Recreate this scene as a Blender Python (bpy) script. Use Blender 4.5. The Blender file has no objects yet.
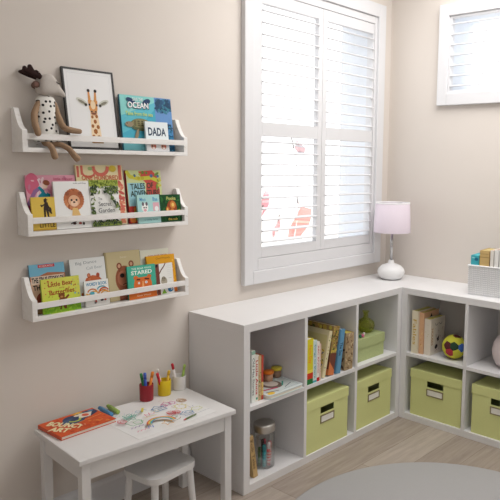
import bpy, bmesh, math, random
from mathutils import Matrix, Vector
random.seed(7)
S = bpy.context.scene
COL = S.collection
PI = math.pi

# ------------------------------------------------------------------ materials
def lin(c):
    c = c / 255.0
    return c / 12.92 if c <= 0.04045 else ((c + 0.055) / 1.055) ** 2.4
def L3(rgb): return (lin(rgb[0]), lin(rgb[1]), lin(rgb[2]), 1.0)
_m = {}
def mat(rgb, rough=0.55, noise=0.04, scale=40.0, metal=0.0, bump=0.0, bscale=400.0, spec=0.35, sheen=0.0):
    """procedural material: a base colour broken up by fine noise"""
    key = (tuple(rgb), rough, noise, scale, metal, bump, bscale, spec, sheen)
    if key in _m: return _m[key]
    m = bpy.data.materials.new('paint_%d_%d_%d' % tuple(rgb)); m.use_nodes = True
    nt = m.node_tree; N = nt.nodes; b = N['Principled BSDF']
    b.inputs['Roughness'].default_value = rough; b.inputs['Metallic'].default_value = metal
    b.inputs['Specular IOR Level'].default_value = spec
    if sheen: b.inputs['Sheen Weight'].default_value = sheen
    c = L3(rgb)
    tc = N.new('ShaderNodeTexCoord')
    if noise:
        nz = N.new('ShaderNodeTexNoise'); nz.inputs['Scale'].default_value = scale; nz.inputs['Detail'].default_value = 3
        mx = N.new('ShaderNodeMix'); mx.data_type = 'RGBA'
        mx.inputs[6].default_value = tuple(v * (1 - noise) for v in c[:3]) + (1,)
        mx.inputs[7].default_value = tuple(min(1, v * (1 + noise)) for v in c[:3]) + (1,)
        nt.links.new(tc.outputs['Object'], nz.inputs['Vector'])
        nt.links.new(nz.outputs['Fac'], mx.inputs[0]); nt.links.new(mx.outputs[2], b.inputs['Base Color'])
    else:
        b.inputs['Base Color'].default_value = c
    if bump:
        n2 = N.new('ShaderNodeTexNoise'); n2.inputs['Scale'].default_value = bscale; n2.inputs['Detail'].default_value = 2
        bp = N.new('ShaderNodeBump'); bp.inputs['Strength'].default_value = bump; bp.inputs['Distance'].default_value = 0.002
        nt.links.new(tc.outputs['Object'], n2.inputs['Vector'])
        nt.links.new(n2.outputs['Fac'], bp.inputs['Height']); nt.links.new(bp.outputs['Normal'], b.inputs['Normal'])
    _m[key] = m
    return m
def ink(rgb): return mat(rgb, 0.5, 0.0, spec=0.25)

def glass_mat(name, tint, clear):
    m = bpy.data.materials.new(name); m.use_nodes = True; nt = m.node_tree; N = nt.nodes
    N.remove(N['Principled BSDF']); out = N['Material Output']
    tr = N.new('ShaderNodeBsdfTransparent'); tr.inputs['Color'].default_value = tint
    gl = N.new('ShaderNodeBsdfGlossy'); gl.inputs['Roughness'].default_value = 0.04
    lw = N.new('ShaderNodeLayerWeight'); lw.inputs['Blend'].default_value = 0.35
    mt = N.new('ShaderNodeMath'); mt.operation = 'MULTIPLY'; mt.inputs[1].default_value = 1 - clear
    mx = N.new('ShaderNodeMixShader')
    nt.links.new(lw.outputs['Fresnel'], mt.inputs[0]); nt.links.new(mt.outputs[0], mx.inputs['Fac'])
    nt.links.new(tr.outputs[0], mx.inputs[1]); nt.links.new(gl.outputs[0], mx.inputs[2])
    nt.links.new(mx.outputs[0], out.inputs['Surface'])
    return m

def floor_mat():
    m = bpy.data.materials.new('oak_planks'); m.use_nodes = True; nt = m.node_tree; N = nt.nodes; b = N['Principled BSDF']
    tc = N.new('ShaderNodeTexCoord'); mp = N.new('ShaderNodeMapping'); mp.inputs['Location'].default_value = (-0.592, 0.41 - 0.18 * 5, 0)
    nt.links.new(tc.outputs['Object'], mp.inputs['Vector'])
    br = N.new('ShaderNodeTexBrick'); br.inputs['Scale'].default_value = 1; br.inputs['Mortar Size'].default_value = 0.0012
    br.inputs['Brick Width'].default_value = 1.22; br.inputs['Row Height'].default_value = 0.18; br.offset = 0.37; br.offset_frequency = 3
    br.inputs['Color1'].default_value = L3((182, 171, 161)); br.inputs['Color2'].default_value = L3((164, 152, 142)); br.inputs['Mortar'].default_value = L3((128, 116, 106))
    br.inputs['Bias'].default_value = 0
    nt.links.new(mp.outputs[0], br.inputs['Vector'])
    mp2 = N.new('ShaderNodeMapping'); mp2.inputs['Scale'].default_value = (1.6, 16, 1); nt.links.new(tc.outputs['Object'], mp2.inputs['Vector'])
    nz = N.new('ShaderNodeTexNoise'); nz.inputs['Scale'].default_value = 2.4; nz.inputs['Detail'].default_value = 7; nz.inputs['Roughness'].default_value = 0.62; nz.inputs['Distortion'].default_value = 0.7
    nt.links.new(mp2.outputs[0], nz.inputs['Vector'])
    cr = N.new('ShaderNodeValToRGB'); cr.color_ramp.elements[0].position = 0.3; cr.color_ramp.elements[0].color = (0.76, 0.74, 0.72, 1); cr.color_ramp.elements[1].position = 0.7; cr.color_ramp.elements[1].color = (1.08, 1.07, 1.05, 1)
    nt.links.new(nz.outputs['Fac'], cr.inputs[0])
    mx = N.new('ShaderNodeMix'); mx.data_type = 'RGBA'; mx.blend_type = 'MULTIPLY'; mx.inputs[0].default_value = 1
    nt.links.new(br.outputs['Color'], mx.inputs[6]); nt.links.new(cr.outputs[0], mx.inputs[7]); nt.links.new(mx.outputs[2], b.inputs['Base Color'])
    b.inputs['Roughness'].default_value = 0.5; b.inputs['Specular IOR Level'].default_value = 0.35
    return m

def distressed():
    m = bpy.data.materials.new('distressed_white'); m.use_nodes = True; nt = m.node_tree; N = nt.nodes; b = N['Principled BSDF']
    tc = N.new('ShaderNodeTexCoord'); mp = N.new('ShaderNodeMapping'); mp.inputs['Scale'].default_value = (14, 60, 45); nt.links.new(tc.outputs['Object'], mp.inputs['Vector'])
    nz = N.new('ShaderNodeTexNoise'); nz.inputs['Scale'].default_value = 1.0; nz.inputs['Detail'].default_value = 6; nz.inputs['Roughness'].default_value = 0.75
    nt.links.new(mp.outputs[0], nz.inputs['Vector'])
    cr = N.new('ShaderNodeValToRGB'); e = cr.color_ramp.elements
    e[0].position = 0.295; e[0].color = L3((156, 140, 122)); e[1].position = 0.36; e[1].color = L3((236, 233, 229))
    x = e.new(0.5); x.color = L3((242, 240, 237)); x = e.new(0.64); x.color = L3((245, 243, 241))
    nt.links.new(nz.outputs['Fac'], cr.inputs[0]); nt.links.new(cr.outputs[0], b.inputs['Base Color']); b.inputs['Roughness'].default_value = 0.65
    return m

def dotted():
    m = bpy.data.materials.new('spotted_cotton'); m.use_nodes = True; nt = m.node_tree; N = nt.nodes; b = N['Principled BSDF']
    tc = N.new('ShaderNodeTexCoord'); mp = N.new('ShaderNodeMapping'); mp.inputs['Rotation'].default_value = (math.radians(-90), 0, 0); nt.links.new(tc.outputs['Object'], mp.inputs['Vector'])
    vo = N.new('ShaderNodeTexVoronoi'); vo.voronoi_dimensions = '2D'; vo.inputs['Scale'].default_value = 48; vo.inputs['Randomness'].default_value = 0.55
    nt.links.new(mp.outputs[0], vo.inputs['Vector'])
    cr = N.new('ShaderNodeValToRGB'); cr.color_ramp.interpolation = 'LINEAR'; e = cr.color_ramp.elements
    e[0].position = 0.20; e[0].color = L3((28, 26, 26)); e[1].position = 0.235; e[1].color = L3((236, 234, 228))
    nt.links.new(vo.outputs['Distance'], cr.inputs[0]); nt.links.new(cr.outputs[0], b.inputs['Base Color']); b.inputs['Roughness'].default_value = 0.9
    return m

WHITE = mat((229, 228, 228), 0.42, 0.012, 12)
WALLM = mat((221, 213, 205), 0.85, 0.012, 6, bump=0.08, bscale=260)
TRIM = mat((224, 224, 226), 0.4, 0.01, 10)
REVEAL = mat((226, 230, 236), 0.6, 0.02, 10)
CEIL = mat((244, 242, 239), 0.9, 0.01)
OAK = floor_mat(); DIST = distressed(); DOTS = dotted()
TABLEW = mat((226, 225, 224), 0.35, 0.01, 10)
PAGES = mat((236, 230, 216), 0.8, 0.08, 300)
CHROME = mat((196, 196, 198), 0.22, 0.02, 20, metal=1.0)
STEEL = mat((206, 203, 198), 0.4, 0.03, 40, metal=1.0)
GREENBOX = mat((216, 220, 152), 0.8, 0.05, 260, bump=0.15, bscale=900)
SAGEBOX = mat((184, 196, 140), 0.85, 0.16, 150, bump=0.5, bscale=420)
PANE = glass_mat('window_glass', (1, 1, 1, 1), 0.9)
JARGLASS = glass_mat('jar_glass', (0.985, 0.99, 0.99, 1), 0.62)
LIMEGLASS = glass_mat('lime_glass', (0.965, 0.98, 0.66, 1), 0.6)

# ------------------------------------------------------------------ mesh builder
class MB:
    def __init__(s): s.v = []; s.f = []; s.k = []; s.sm = []; s.mats = []
    def mi(s, m):
        if not isinstance(m, bpy.types.Material): m = ink(m)
        if m not in s.mats: s.mats.append(m)
        return s.mats.index(m)
    def add(s, vs, fs, m, M=None, smooth=False):
        o = len(s.v); k = s.mi(m)
        for v in vs:
            v = Vector(v)
            if M is not None: v = M @ v
            s.v.append(tuple(v))
        for f in fs: s.f.append(tuple(o + i for i in f)); s.k.append(k); s.sm.append(smooth)
    def box(s, lo, hi, m, M=None):
        x0, y0, z0 = lo; x1, y1, z1 = hi
        vs = [(x0,y0,z0),(x1,y0,z0),(x1,y1,z0),(x0,y1,z0),(x0,y0,z1),(x1,y0,z1),(x1,y1,z1),(x0,y1,z1)]
        s.add(vs, [(0,3,2,1),(4,5,6,7),(0,1,5,4),(1,2,6,5),(2,3,7,6),(3,0,4,7)], m, M)
    def lathe(s, prof, m, M=None, n=40, sx=1.0, sy=1.0, smooth=True):
        """prof: (r, z) from bottom to top; closes at r=0"""
        vs = []; fs = []; rows = []
        for r, z in prof:
            if r <= 1e-7: rows.append([len(vs)]); vs.append((0, 0, z))
            else:
                rows.append(list(range(len(vs), len(vs) + n)))
                for i in range(n):
                    a = 2 * PI * i / n; vs.append((r * math.cos(a) * sx, r * math.sin(a) * sy, z))
        for a, b in zip(rows, rows[1:]):
            for i in range(n):
                j = (i + 1) % n
                if len(a) == 1 and len(b) == 1: continue
                if len(a) == 1: fs.append((a[0], b[j], b[i]))
                elif len(b) == 1: fs.append((a[i], a[j], b[0]))
                else: fs.append((a[i], a[j], b[j], b[i]))
        s.add(vs, fs, m, M, smooth)
    def tube(s, pts, rad, m, M=None, n=12, cap=True):
        pts = [Vector(p) for p in pts]; rad = rad if isinstance(rad, (list, tuple)) else [rad] * len(pts)
        vs = []; fs = []; up = None
        for i, p in enumerate(pts):
            d = (pts[min(i + 1, len(pts) - 1)] - pts[max(i - 1, 0)]).normalized()
            if up is None: up = d.orthogonal().normalized()
            up = (up - d * up.dot(d)).normalized(); w = d.cross(up)
            for j in range(n):
                a = 2 * PI * j / n; vs.append(p + rad[i] * (math.cos(a) * up + math.sin(a) * w))
        for i in range(len(pts) - 1):
            for j in range(n):
                k = (j + 1) % n; fs.append((i*n+j, i*n+k, (i+1)*n+k, (i+1)*n+j))
        s.add(vs, fs, m, M, True)
        if cap:
            s.add([vs[j] for j in range(n)], [tuple(reversed(range(n)))], m, M)
            s.add([vs[(len(pts)-1)*n+j] for j in range(n)], [tuple(range(n))], m, M)
    def ball(s, c, r, m, M=None, n=24, k=14):
        rx, ry, rz = r if isinstance(r, (list, tuple)) else (r, r, r)
        T = Matrix.Translation(c) @ Matrix.Diagonal((rx, ry, rz, 1))
        if M is not None: T = M @ T
        s.lathe([(math.sin(PI * i / k), -math.cos(PI * i / k)) if 0 < i < k else (0, -math.cos(PI * i / k)) for i in range(k + 1)], m, T, n)
    def prism(s, poly, a, b, m, axes='xz', M=None, smooth=False):
        """poly in 2D, extruded between a and b along the remaining axis"""
        n = len(poly)
        def P(p, t):
            if axes == 'xy': return (p[0], p[1], t)
            if axes == 'xz': return (p[0], t, p[1])
            return (t, p[0], p[1])
        vs = [P(p, a) for p in poly] + [P(p, b) for p in poly]
        s.add(vs, [tuple(range(n)), tuple(range(2*n-1, n-1, -1))], m, M)
        s.add(vs, [(i, n+i, n+(i+1)%n, (i+1)%n) for i in range(n)], m, M, smooth)
    def build(s, name, parent=None, bevel=0, seg=2, fix=True, subsurf=0, loc=None, rot=None):
        me = bpy.data.meshes.new(name); me.from_pydata(s.v, [], s.f)
        for m in s.mats: me.materials.append(m)
        for p, k, q in zip(me.polygons, s.k, s.sm): p.material_index = k; p.use_smooth = q
        if fix:
            bm = bmesh.new(); bm.from_mesh(me); bmesh.ops.recalc_face_normals(bm, faces=bm.faces); bm.to_mesh(me); bm.free()
        o = bpy.data.objects.new(name, me); COL.objects.link(o)
        if parent is not None: o.parent = parent
        if loc is not None: o.location = loc
        if rot is not None: o.rotation_euler = rot
        if bevel:
            b = o.modifiers.new('bevel', 'BEVEL'); b.width = bevel; b.segments = seg; b.limit_method = 'ANGLE'; b.angle_limit = math.radians(50)
        if subsurf:
            b = o.modifiers.new('smooth', 'SUBSURF'); b.levels = subsurf; b.render_levels = subsurf
        return o

def tag(o, label, cat, group=None, kind=None):
    if label: o['label'] = label
    if cat: o['category'] = cat
    if group: o['group'] = group
    if kind: o['kind'] = kind
    return o
def thing(name, label, cat, loc=(0, 0, 0), rot=(0, 0, 0), group=None, kind=None):
    o = bpy.data.objects.new(name, None); COL.objects.link(o); o.empty_display_size = 0.05
    o.location = loc; o.rotation_euler = rot
    return tag(o, label, cat, group, kind)
def structure(o, label=None):
    o['kind'] = 'structure'
    if label: o['label'] = label
    return o
def bx(name, lo, hi, m, parent=None, bevel=0):
    b = MB(); b.box(lo, hi, m); return b.build(name, parent, bevel)
def copy_tree(o, parent=None):
    c = o.copy(); COL.objects.link(c)
    if parent is not None: c.parent = parent
    for ch in list(o.children): copy_tree(ch, c)
    return c

# ------------------------------------------------------------------ printed art on flat faces
_txt = {}
def text_mesh(t, bold):
    if (t, bold) in _txt: return _txt[(t, bold)]
    cu = bpy.data.curves.new('lettering', 'FONT'); cu.body = t; cu.fill_mode = 'FRONT'; cu.resolution_u = 3
    cu.offset = 0.018 * bold
    o = bpy.data.objects.new('lettering', cu); COL.objects.link(o)
    dg = bpy.context.evaluated_depsgraph_get(); dg.update()
    me = bpy.data.meshes.new_from_object(o.evaluated_get(dg))
    vs = [(v.co.x, v.co.y) for v in me.vertices]; fs = [tuple(p.vertices) for p in me.polygons]
    bpy.data.objects.remove(o); bpy.data.curves.remove(cu); bpy.data.meshes.remove(me)
    x0 = min(v[0] for v in vs); x1 = max(v[0] for v in vs); y0 = min(v[1] for v in vs); y1 = max(v[1] for v in vs)
    _txt[(t, bold)] = ([((x - x0) / (x1 - x0) - .5, (y - y0) / (y1 - y0) - .5) for x, y in vs], fs)
    return _txt[(t, bold)]
class Art:
    """draws in a face's own frame; w,h are its size, coordinates run 0..1 in both"""
    def __init__(s, mb, org, U, V, N, w, h):
        s.mb = mb; s.o = Vector(org); s.U = Vector(U); s.V = Vector(V); s.N = Vector(N); s.w = w; s.h = h; s.z = 0.00012
    def _p(s, pts, fs, c):
        s.z += 0.00003
        s.mb.add([s.o + s.U * (u * s.w) + s.V * (v * s.h) + s.N * s.z for u, v in pts], fs, c)
    def poly(s, pts, c): s._p(pts, [tuple(range(len(pts)))], c)
    def rect(s, a, b, c2, d, c): s.poly([(a, b), (c2, b), (c2, d), (a, d)], c)
    def ell(s, u, v, ru, rv, c, rot=0, n=20):
        k = s.w / s.h; q = []
        for i in range(n):
            t = 2 * PI * i / n; x = ru * math.cos(t) * s.w; y = rv * math.sin(t) * s.h
            q.append((u + (x * math.cos(rot) - y * math.sin(rot)) / s.w, v + (x * math.sin(rot) + y * math.cos(rot)) / s.h))
        s.poly(q, c)
    fat = 1.0
    def line(s, pts, wd, c, closed=False):
        """pts 0..1, width in metres"""
        P = [Vector((u * s.w, v * s.h)) for u, v in pts]; wd *= s.fat
        if closed: P.append(P[0])
        for a, b in zip(P, P[1:]):
            d = (b - a)
            if d.length < 1e-6: continue
            d.normalize(); n = Vector((-d.y, d.x)) * wd / 2; a2 = a - d * wd * .3; b2 = b + d * wd * .3
            s.poly([((q.x) / s.w, (q.y) / s.h) for q in (a2 - n, b2 - n, b2 + n, a2 + n)], c)
    def arc(s, u, v, ru, rv, a0, a1, wd, c, n=14):
        s.line([(u + ru * math.cos(a0 + (a1 - a0) * i / n), v + rv * math.sin(a0 + (a1 - a0) * i / n)) for i in range(n + 1)], wd, c)
    def text(s, t, u, v, w, h, c, bold=0, rot=0):
        vs, fs = text_mesh(t, bold); q = []
        for x, y in vs:
            X = x * w * s.w; Y = y * h * s.h
            q.append((u + (X * math.cos(rot) - Y * math.sin(rot)) / s.w, v + (X * math.sin(rot) + Y * math.cos(rot)) / s.h))
        s._p(q, fs, c)
    def dots(s, n, a, b, c2, d, r, cols):
        for i in range(n):
            x = a + (c2 - a) * random.random(); y = b + (d - b) * random.random(); k = r * (.6 + .8 * random.random()); x = min(max(x, k / s.w), 1 - k / s.w); y = min(max(y, k / s.h), 1 - k / s.h)
            s.ell(x, y, k / s.w, k / s.h, random.choice(cols), n=8)
    def leaves(s, n, a, b, c2, d, r, cols):
        for i in range(n):
            x = a + (c2 - a) * random.random(); y = b + (d - b) * random.random(); k = r * (.6 + .8 * random.random()); x = min(max(x, k / s.w), 1 - k / s.w); y = min(max(y, k / s.h), 1 - k / s.h)
            s.ell(x, y, k / s.w, .4 * k / s.h, random.choice(cols), rot=random.random() * PI, n=8)

def book(label, group, w, h, th, cover, front=None, spine=None, back=None, loc=(0, 0, 0), rz=0, lean=0, roll=0,
         name='picture_book', cat='book', page=None, spine_col=None):
    dz = th * math.sin(max(lean, 0)) + w * math.sin(max(roll, 0))
    r = thing(name, label, cat, (loc[0], loc[1], loc[2] + dz + 0.0004), (-lean, roll, rz), group)
    cm = cover if isinstance(cover, bpy.types.Material) else mat(cover, 0.42, 0.03, 60, spec=0.4)
    sc = mat(spine_col, 0.42, 0.03, 60, spec=0.4) if spine_col else cm
    bt = min(0.002, th * 0.2)
    b = MB()
    b.box((0, 0, 0), (w, bt, h), cm); b.box((0, th - bt, 0), (w, th, h), cm); b.box((0, bt, 0), (bt, th - bt, h), sc)
    if spine_col: b.box((-0.0004, 0, 0), (0, th, h), sc)
    if front: front(Art(b, (0, 0, 0), (1, 0, 0), (0, 0, 1), (0, -1, 0), w, h))
    if spine: spine(Art(b, (-0.0004 if spine_col else 0, th, 0), (0, -1, 0), (0, 0, 1), (-1, 0, 0), th, h))
    if back: back(Art(b, (w, th, 0), (-1, 0, 0), (0, 0, 1), (0, 1, 0), w, h))
    b.build('cover', r, fix=False)
    bx('pages', (bt, bt, 0.003), (w - 0.003, th - bt, h - 0.003), page or PAGES, r)
    return r

# ------------------------------------------------------------------ the room
D = 0.383; W = 1.2131; XR = 1.5834; H = 0.77; T = 0.0365; t = 0.0188; cw = 0.3675
ZS = 0.3756; ZT = ZS + t                    # middle shelf underside / top
CZ = 2.75; XL = -2.9; YB = -4.4; WT = 0.25  # ceiling, far walls, wall thickness
structure(bx('floor', (XL, YB, -0.06), (XR, 0, 0), OAK))
structure(bx('ceiling', (XL - .2, YB - .2, CZ), (XR + WT, WT, CZ + 0.1), CEIL))
hx0, hx1, hz0, hz1 = 0.384, 1.42, 0.912, 2.355
b = MB(); b.box((XL - .2, 0, -0.06), (hx0, WT, CZ), WALLM); b.box((hx1, 0, -0.06), (XR + WT, WT, CZ), WALLM)
b.box((hx0, 0, -0.06), (hx1, WT, hz0), WALLM); b.box((hx0, 0, hz1), (hx1, WT, CZ), WALLM)
structure(b.build('wall_left'))
gy0, gy1, gz0, gz1 = -1.42, -0.425, 1.888, 2.336
b = MB(); b.box((XR, gy1, -0.06), (XR + WT, 0, CZ), WALLM); b.box((XR, YB - .2, -0.06), (XR + WT, gy0, CZ), WALLM)
b.box((XR, gy0, -0.06), (XR + WT, gy1, gz0), WALLM); b.box((XR, gy0, gz1), (XR + WT, gy1, CZ), WALLM)
structure(b.build('wall_right'))
b = MB(); b.box((XL - .2, YB, -.06), (XL, 0, 1.0), WALLM); b.box((XL - .2, YB, 2.6), (XL, 0, CZ), WALLM); b.box((XL - .2, YB, 1.0), (XL, -4.0, 2.6), WALLM); b.box((XL - .2, -2.1, 1.0), (XL, 0, 2.6), WALLM)  # out-of-view wall; its opening is added to let sky light onto the right wall
structure(b.build('wall_side'))
b = MB(); b.box((XL - .2, YB - .2, -0.06), (-1.2, YB, CZ), WALLM); b.box((.8, YB - .2, -0.06), (XR, YB, CZ), WALLM); b.box((-1.2, YB - .2, 2.4), (.8, YB, CZ), WALLM); b.box((-1.2, YB - .2, -.06), (.8, YB, 1.6), WALLM)  # out-of-view wall; high opening added and sized to control daylight fill
structure(b.build('wall_back'))
b = MB(); b.prism([(0, 0), (-0.015, 0), (-0.015, 0.104), (-0.011, 0.114), (-0.004, 0.12), (0, 0.12)], XL, -0.004, TRIM, 'yz')
structure(b.build('baseboard_left'))

# ---- window_1 with plantation shutters
def ring(b, x0, x1, z0, z1, X0, X1, Z0, Z1, ya, yb, m):
    """frame between outer (x0..z1) and inner (X0..Z1), extruded ya..yb, wall in xz"""
    b.box((x0, ya, z0), (X0, yb, z1), m); b.box((X1, ya, z0), (x1, yb, z1), m)
    b.box((X0, ya, z0), (X1, yb, Z0), m); b.box((X0, ya, Z1), (X1, yb, z1), m)
def blades(b, x0, x1, z0, z1, n, yc, depth, tilt, M=None):
    p = (z1 - z0) / n
    for i in range(n):
        zc = z0 + p * (i + .5); q = []
        for k in range(12):
            a = 2 * PI * k / 12; u = depth / 2 * math.cos(a); v = 0.0052 * math.sin(a)
            q.append((yc + u * math.cos(tilt) - v * math.sin(tilt), zc + u * math.sin(tilt) + v * math.cos(tilt)))
        b.prism(q, x0, x1, TRIM, 'yz', M, smooth=True)
w1 = structure(thing('window_1', 'tall white double window with plantation shutters above the long cube shelf', None))
b = MB(); ring(b, 0.326, 1.4865, 0.848, 2.43, 0.386, 1.418, 0.914, 2.353, -0.03, 0, TRIM); b.build('casing', w1, 0.003)
b = MB(); ring(b, 0.386, 1.418, 0.914, 2.353, 0.43, 1.395, 0.975, 2.31, -0.016, 0.045, TRIM); b.build('shutter_frame', w1, 0.003)
b = MB(); ring(b, 0.386, 1.418, 0.914, 2.353, 0.392, 1.412, 0.92, 2.347, 0.046, WT + .01, REVEAL); b.build('reveal', w1)
for x0, x1, X0, X1 in ((0.432, 0.918, 0.458, 0.882), (0.920, 1.393, 0.957, 1.383)):
    b = MB()
    b.box((x0, -0.012, 0.977), (X0, 0.018, 2.308), TRIM); b.box((X1, -0.012, 0.977), (x1, 0.018, 2.308), TRIM)
    b.box((X0, -0.012, 0.977), (X1, 0.018, 1.03), TRIM); b.box((X0, -0.012, 1.60), (X1, 0.018, 1.67), TRIM); b.box((X0, -0.012, 2.25), (X1, 0.018, 2.308), TRIM)
    sh = b.build('shutter_panel', w1, 0.002)
    b = MB(); blades(b, X0 - .001, X1 + .001, 1.03, 1.60, 10, 0.003, 0.058, math.radians(4)); blades(b, X0 - .001, X1 + .001, 1.67, 2.25, 10, 0.003, 0.058, math.radians(14.5))
    b.build('louvers', sh)
bx('glass', (0.392, 0.19, 0.92), (1.412, 0.194, 2.347), PANE, w1)

# ---- window_2, high on the right wall (built in its own frame, then turned)
w2 = structure(thing('window_2', 'small high white shuttered window on the right wall', None))
M2 = Matrix.Translation((XR, 0, 0)) @ Matrix.Rotation(-PI / 2, 4, 'Z')    # local x -> -Y, local y -> +X
b = MB()
def ring2(*a):
    m = a[10] if len(a) > 10 else TRIM; q = MB(); ring(q, *a[:10], m); b.add(q.v, q.f, m, M2)
ring2(0.362, 1.484, 1.82, 2.40, 0.427, 1.418, 1.89, 2.334, -0.03, 0); b.build('casing', w2, 0.003)
b = MB(); ring2(0.427, 1.418, 1.89, 2.334, 0.442, 1.403, 1.905, 2.32, -0.016, 0.02); sh = b.build('shutter_panel', w2, 0.002)
b = MB(); blades(b, 0.441, 1.404, 1.905, 2.32, 7, 0.006, 0.058, math.radians(11.5), M2); b.build('louvers', sh)
b = MB(); ring2(0.427, 1.418, 1.89, 2.334, 0.433, 1.412, 1.896, 2.328, 0.021, WT + .01, REVEAL); b.build('reveal', w2)
q = MB(); q.box((0.433, 0.19, 1.896), (1.412, 0.194, 2.328), PANE, M2); q.build('glass', w2)

# ---- outside
structure(bx('ground_outside', (-6, WT + .1, -0.3), (14, 16, -0.2), mat((226, 222, 216), 0.9, 0.05, 2)))
def flag(label, px, py, pole_a, pole_b, corners, c1, c2, stripes):
    r = thing('garden_flag', label, 'flag', (px, py, -0.2), group='coral garden flags outside the window')
    b = MB(); b.lathe([(0, 0), (.09, 0), (.09, .03), (.02, .04), (0, .04)], (90, 90, 92), n=20); b.build('base', r)
    O = Vector((px, py, -0.2)); A_ = Vector(pole_a) - O; B_ = Vector(pole_b) - O; F_ = A_ + (B_ - A_) * .45
    m = MB(); m.tube([(0, 0, .03), A_, F_], 0.006, (236, 234, 232)); m.build('pole', r)
    m = MB(); m.tube([F_ + (B_ - A_) * .01, B_], [0.007, .005], (120, 112, 112)); m.build('pole_tip', r)
    b = MB(); C = [Vector(c) - O for c in corners]; n = 10; vs = []; fs = []
    for i in range(n + 1):
        for j in range(n + 1):
            u = i / n; v = j / n
            p = (C[0] * (1 - u) + C[1] * u) * (1 - v) + (C[3] * (1 - u) + C[2] * u) * v
            vs.append(p + Vector((0, .03 * math.sin(5 * v + 2 * u), 0)))
    f1 = []; f2 = []
    for i in range(n):
        for j in range(n):
            q = (i*(n+1)+j, (i+1)*(n+1)+j, (i+1)*(n+1)+j+1, i*(n+1)+j+1)
            (f2 if (j % stripes == 0) else f1).append(q)
    b.add(vs, f1, mat(c1, .9, .1, 60, bump=.1), None, True); b.add(vs, f2, mat(c2, .9, .1, 60), None, True)
    o = b.build('cloth', r); sm = o.modifiers.new('cloth', 'SOLIDIFY'); sm.thickness = 0.004
flag('coral slanted flag with dark pole tip outside the lower left shutter', 2.64, 2.0, (2.9, 2.0, 1.0), (2.87, 2.0, 1.14),
     [(2.75, 2, .7), (2.93, 2, .7), (3.12, 2, 1.0), (2.9, 2, 1.03)], (234, 168, 160), (240, 196, 180), 5)
flag('pink speckled flag at the far left edge of the shutter view', 2.2, 2.0, (2.36, 2.0, .9), (2.44, 2.0, 1.2),
     [(2.37, 2, .93), (2.40, 2, .94), (2.5, 2, 1.19), (2.38, 2, 1.19)], (226, 158, 166), (236, 190, 194), 3)
flag('narrow furled pink flag left of the coral flag outside', 2.93, 2.4, (2.97, 2.4, .70), (3.03, 2.4, .92),
     [(2.94, 2.4, .68), (2.98, 2.4, .68), (3.03, 2.4, .88), (3.01, 2.4, .90)], (226, 176, 178), (232, 186, 186), 3)
flag('small grey and pink pennant seen high under the shutter midrail', 3.15, 2.1, (2.96, 2.1, 1.5), (2.88, 2.1, 1.75),
     [(3.0, 2.1, 1.57), (3.12, 2.1, 1.57), (3.0, 2.1, 1.68), (2.92, 2.1, 1.71)], (216, 184, 190), (196, 196, 202), 5)

# ------------------------------------------------------------------ cube shelves
def cube_unit(name, label, cols, loc, rz, group):
    """front looks along local -y; x runs 0..len, y from 0 (front) to D (back)"""
    r = thing(name, label, 'shelf unit', loc, (0, 0, rz), group)
    n = len(cols); ln = 2 * T + sum(cols) + (n - 1) * t; d = D - 0.003
    bx('top_panel', (0, 0, H - T), (ln, d, H), WHITE, r, 0.0012)
    bx('bottom_panel', (T, 0, 0), (ln - T, d, T), WHITE, r, 0.0008)
    for x in (0, ln - T): bx('side_panel', (x, 0, 0), (x + T, d, H - T), WHITE, r, 0.0008)
    for i in range(n):
        x = T + sum(cols[:i]) + i * t; cw = cols[i]
        bx('shelf_board', (x, 0.001, ZS), (x + cw, d, ZT), WHITE, r, 0.0006)
        if i < n - 1: bx('divider', (x + cw, 0.0005, T), (x + cw + t, d, H - T), WHITE, r, 0.0006)
    return r
cube_unit('cube_shelf', 'long white three-column cube shelf under the shuttered window', (.355, .380, .3675), (0, -D, 0), 0, 'white cube shelves')
cube_unit('cube_shelf', 'white two-column cube shelf along the right wall under the woven basket', (.3675, .3675), (W + 0.0005, -D - 0.0008, 0), -PI / 2, 'white cube shelves')
r = thing('corner_unit', 'white corner cabinet top under the lamp, joining the two cube shelves', 'shelf unit', (W + 0.0005, -D, 0), group='white cube shelves')
bx('top_panel', (0, 0, H - T), (XR - W - .003, D - .003, H), WHITE, r, 0.0012)
bx('base_block', (0.002, 0.002, 0), (XR - W - .004, D - .004, H - T), WHITE, r, 0.001)
C1 = T; C2 = T + cw + t; C3 = T + 2 * (cw + t)

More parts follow.
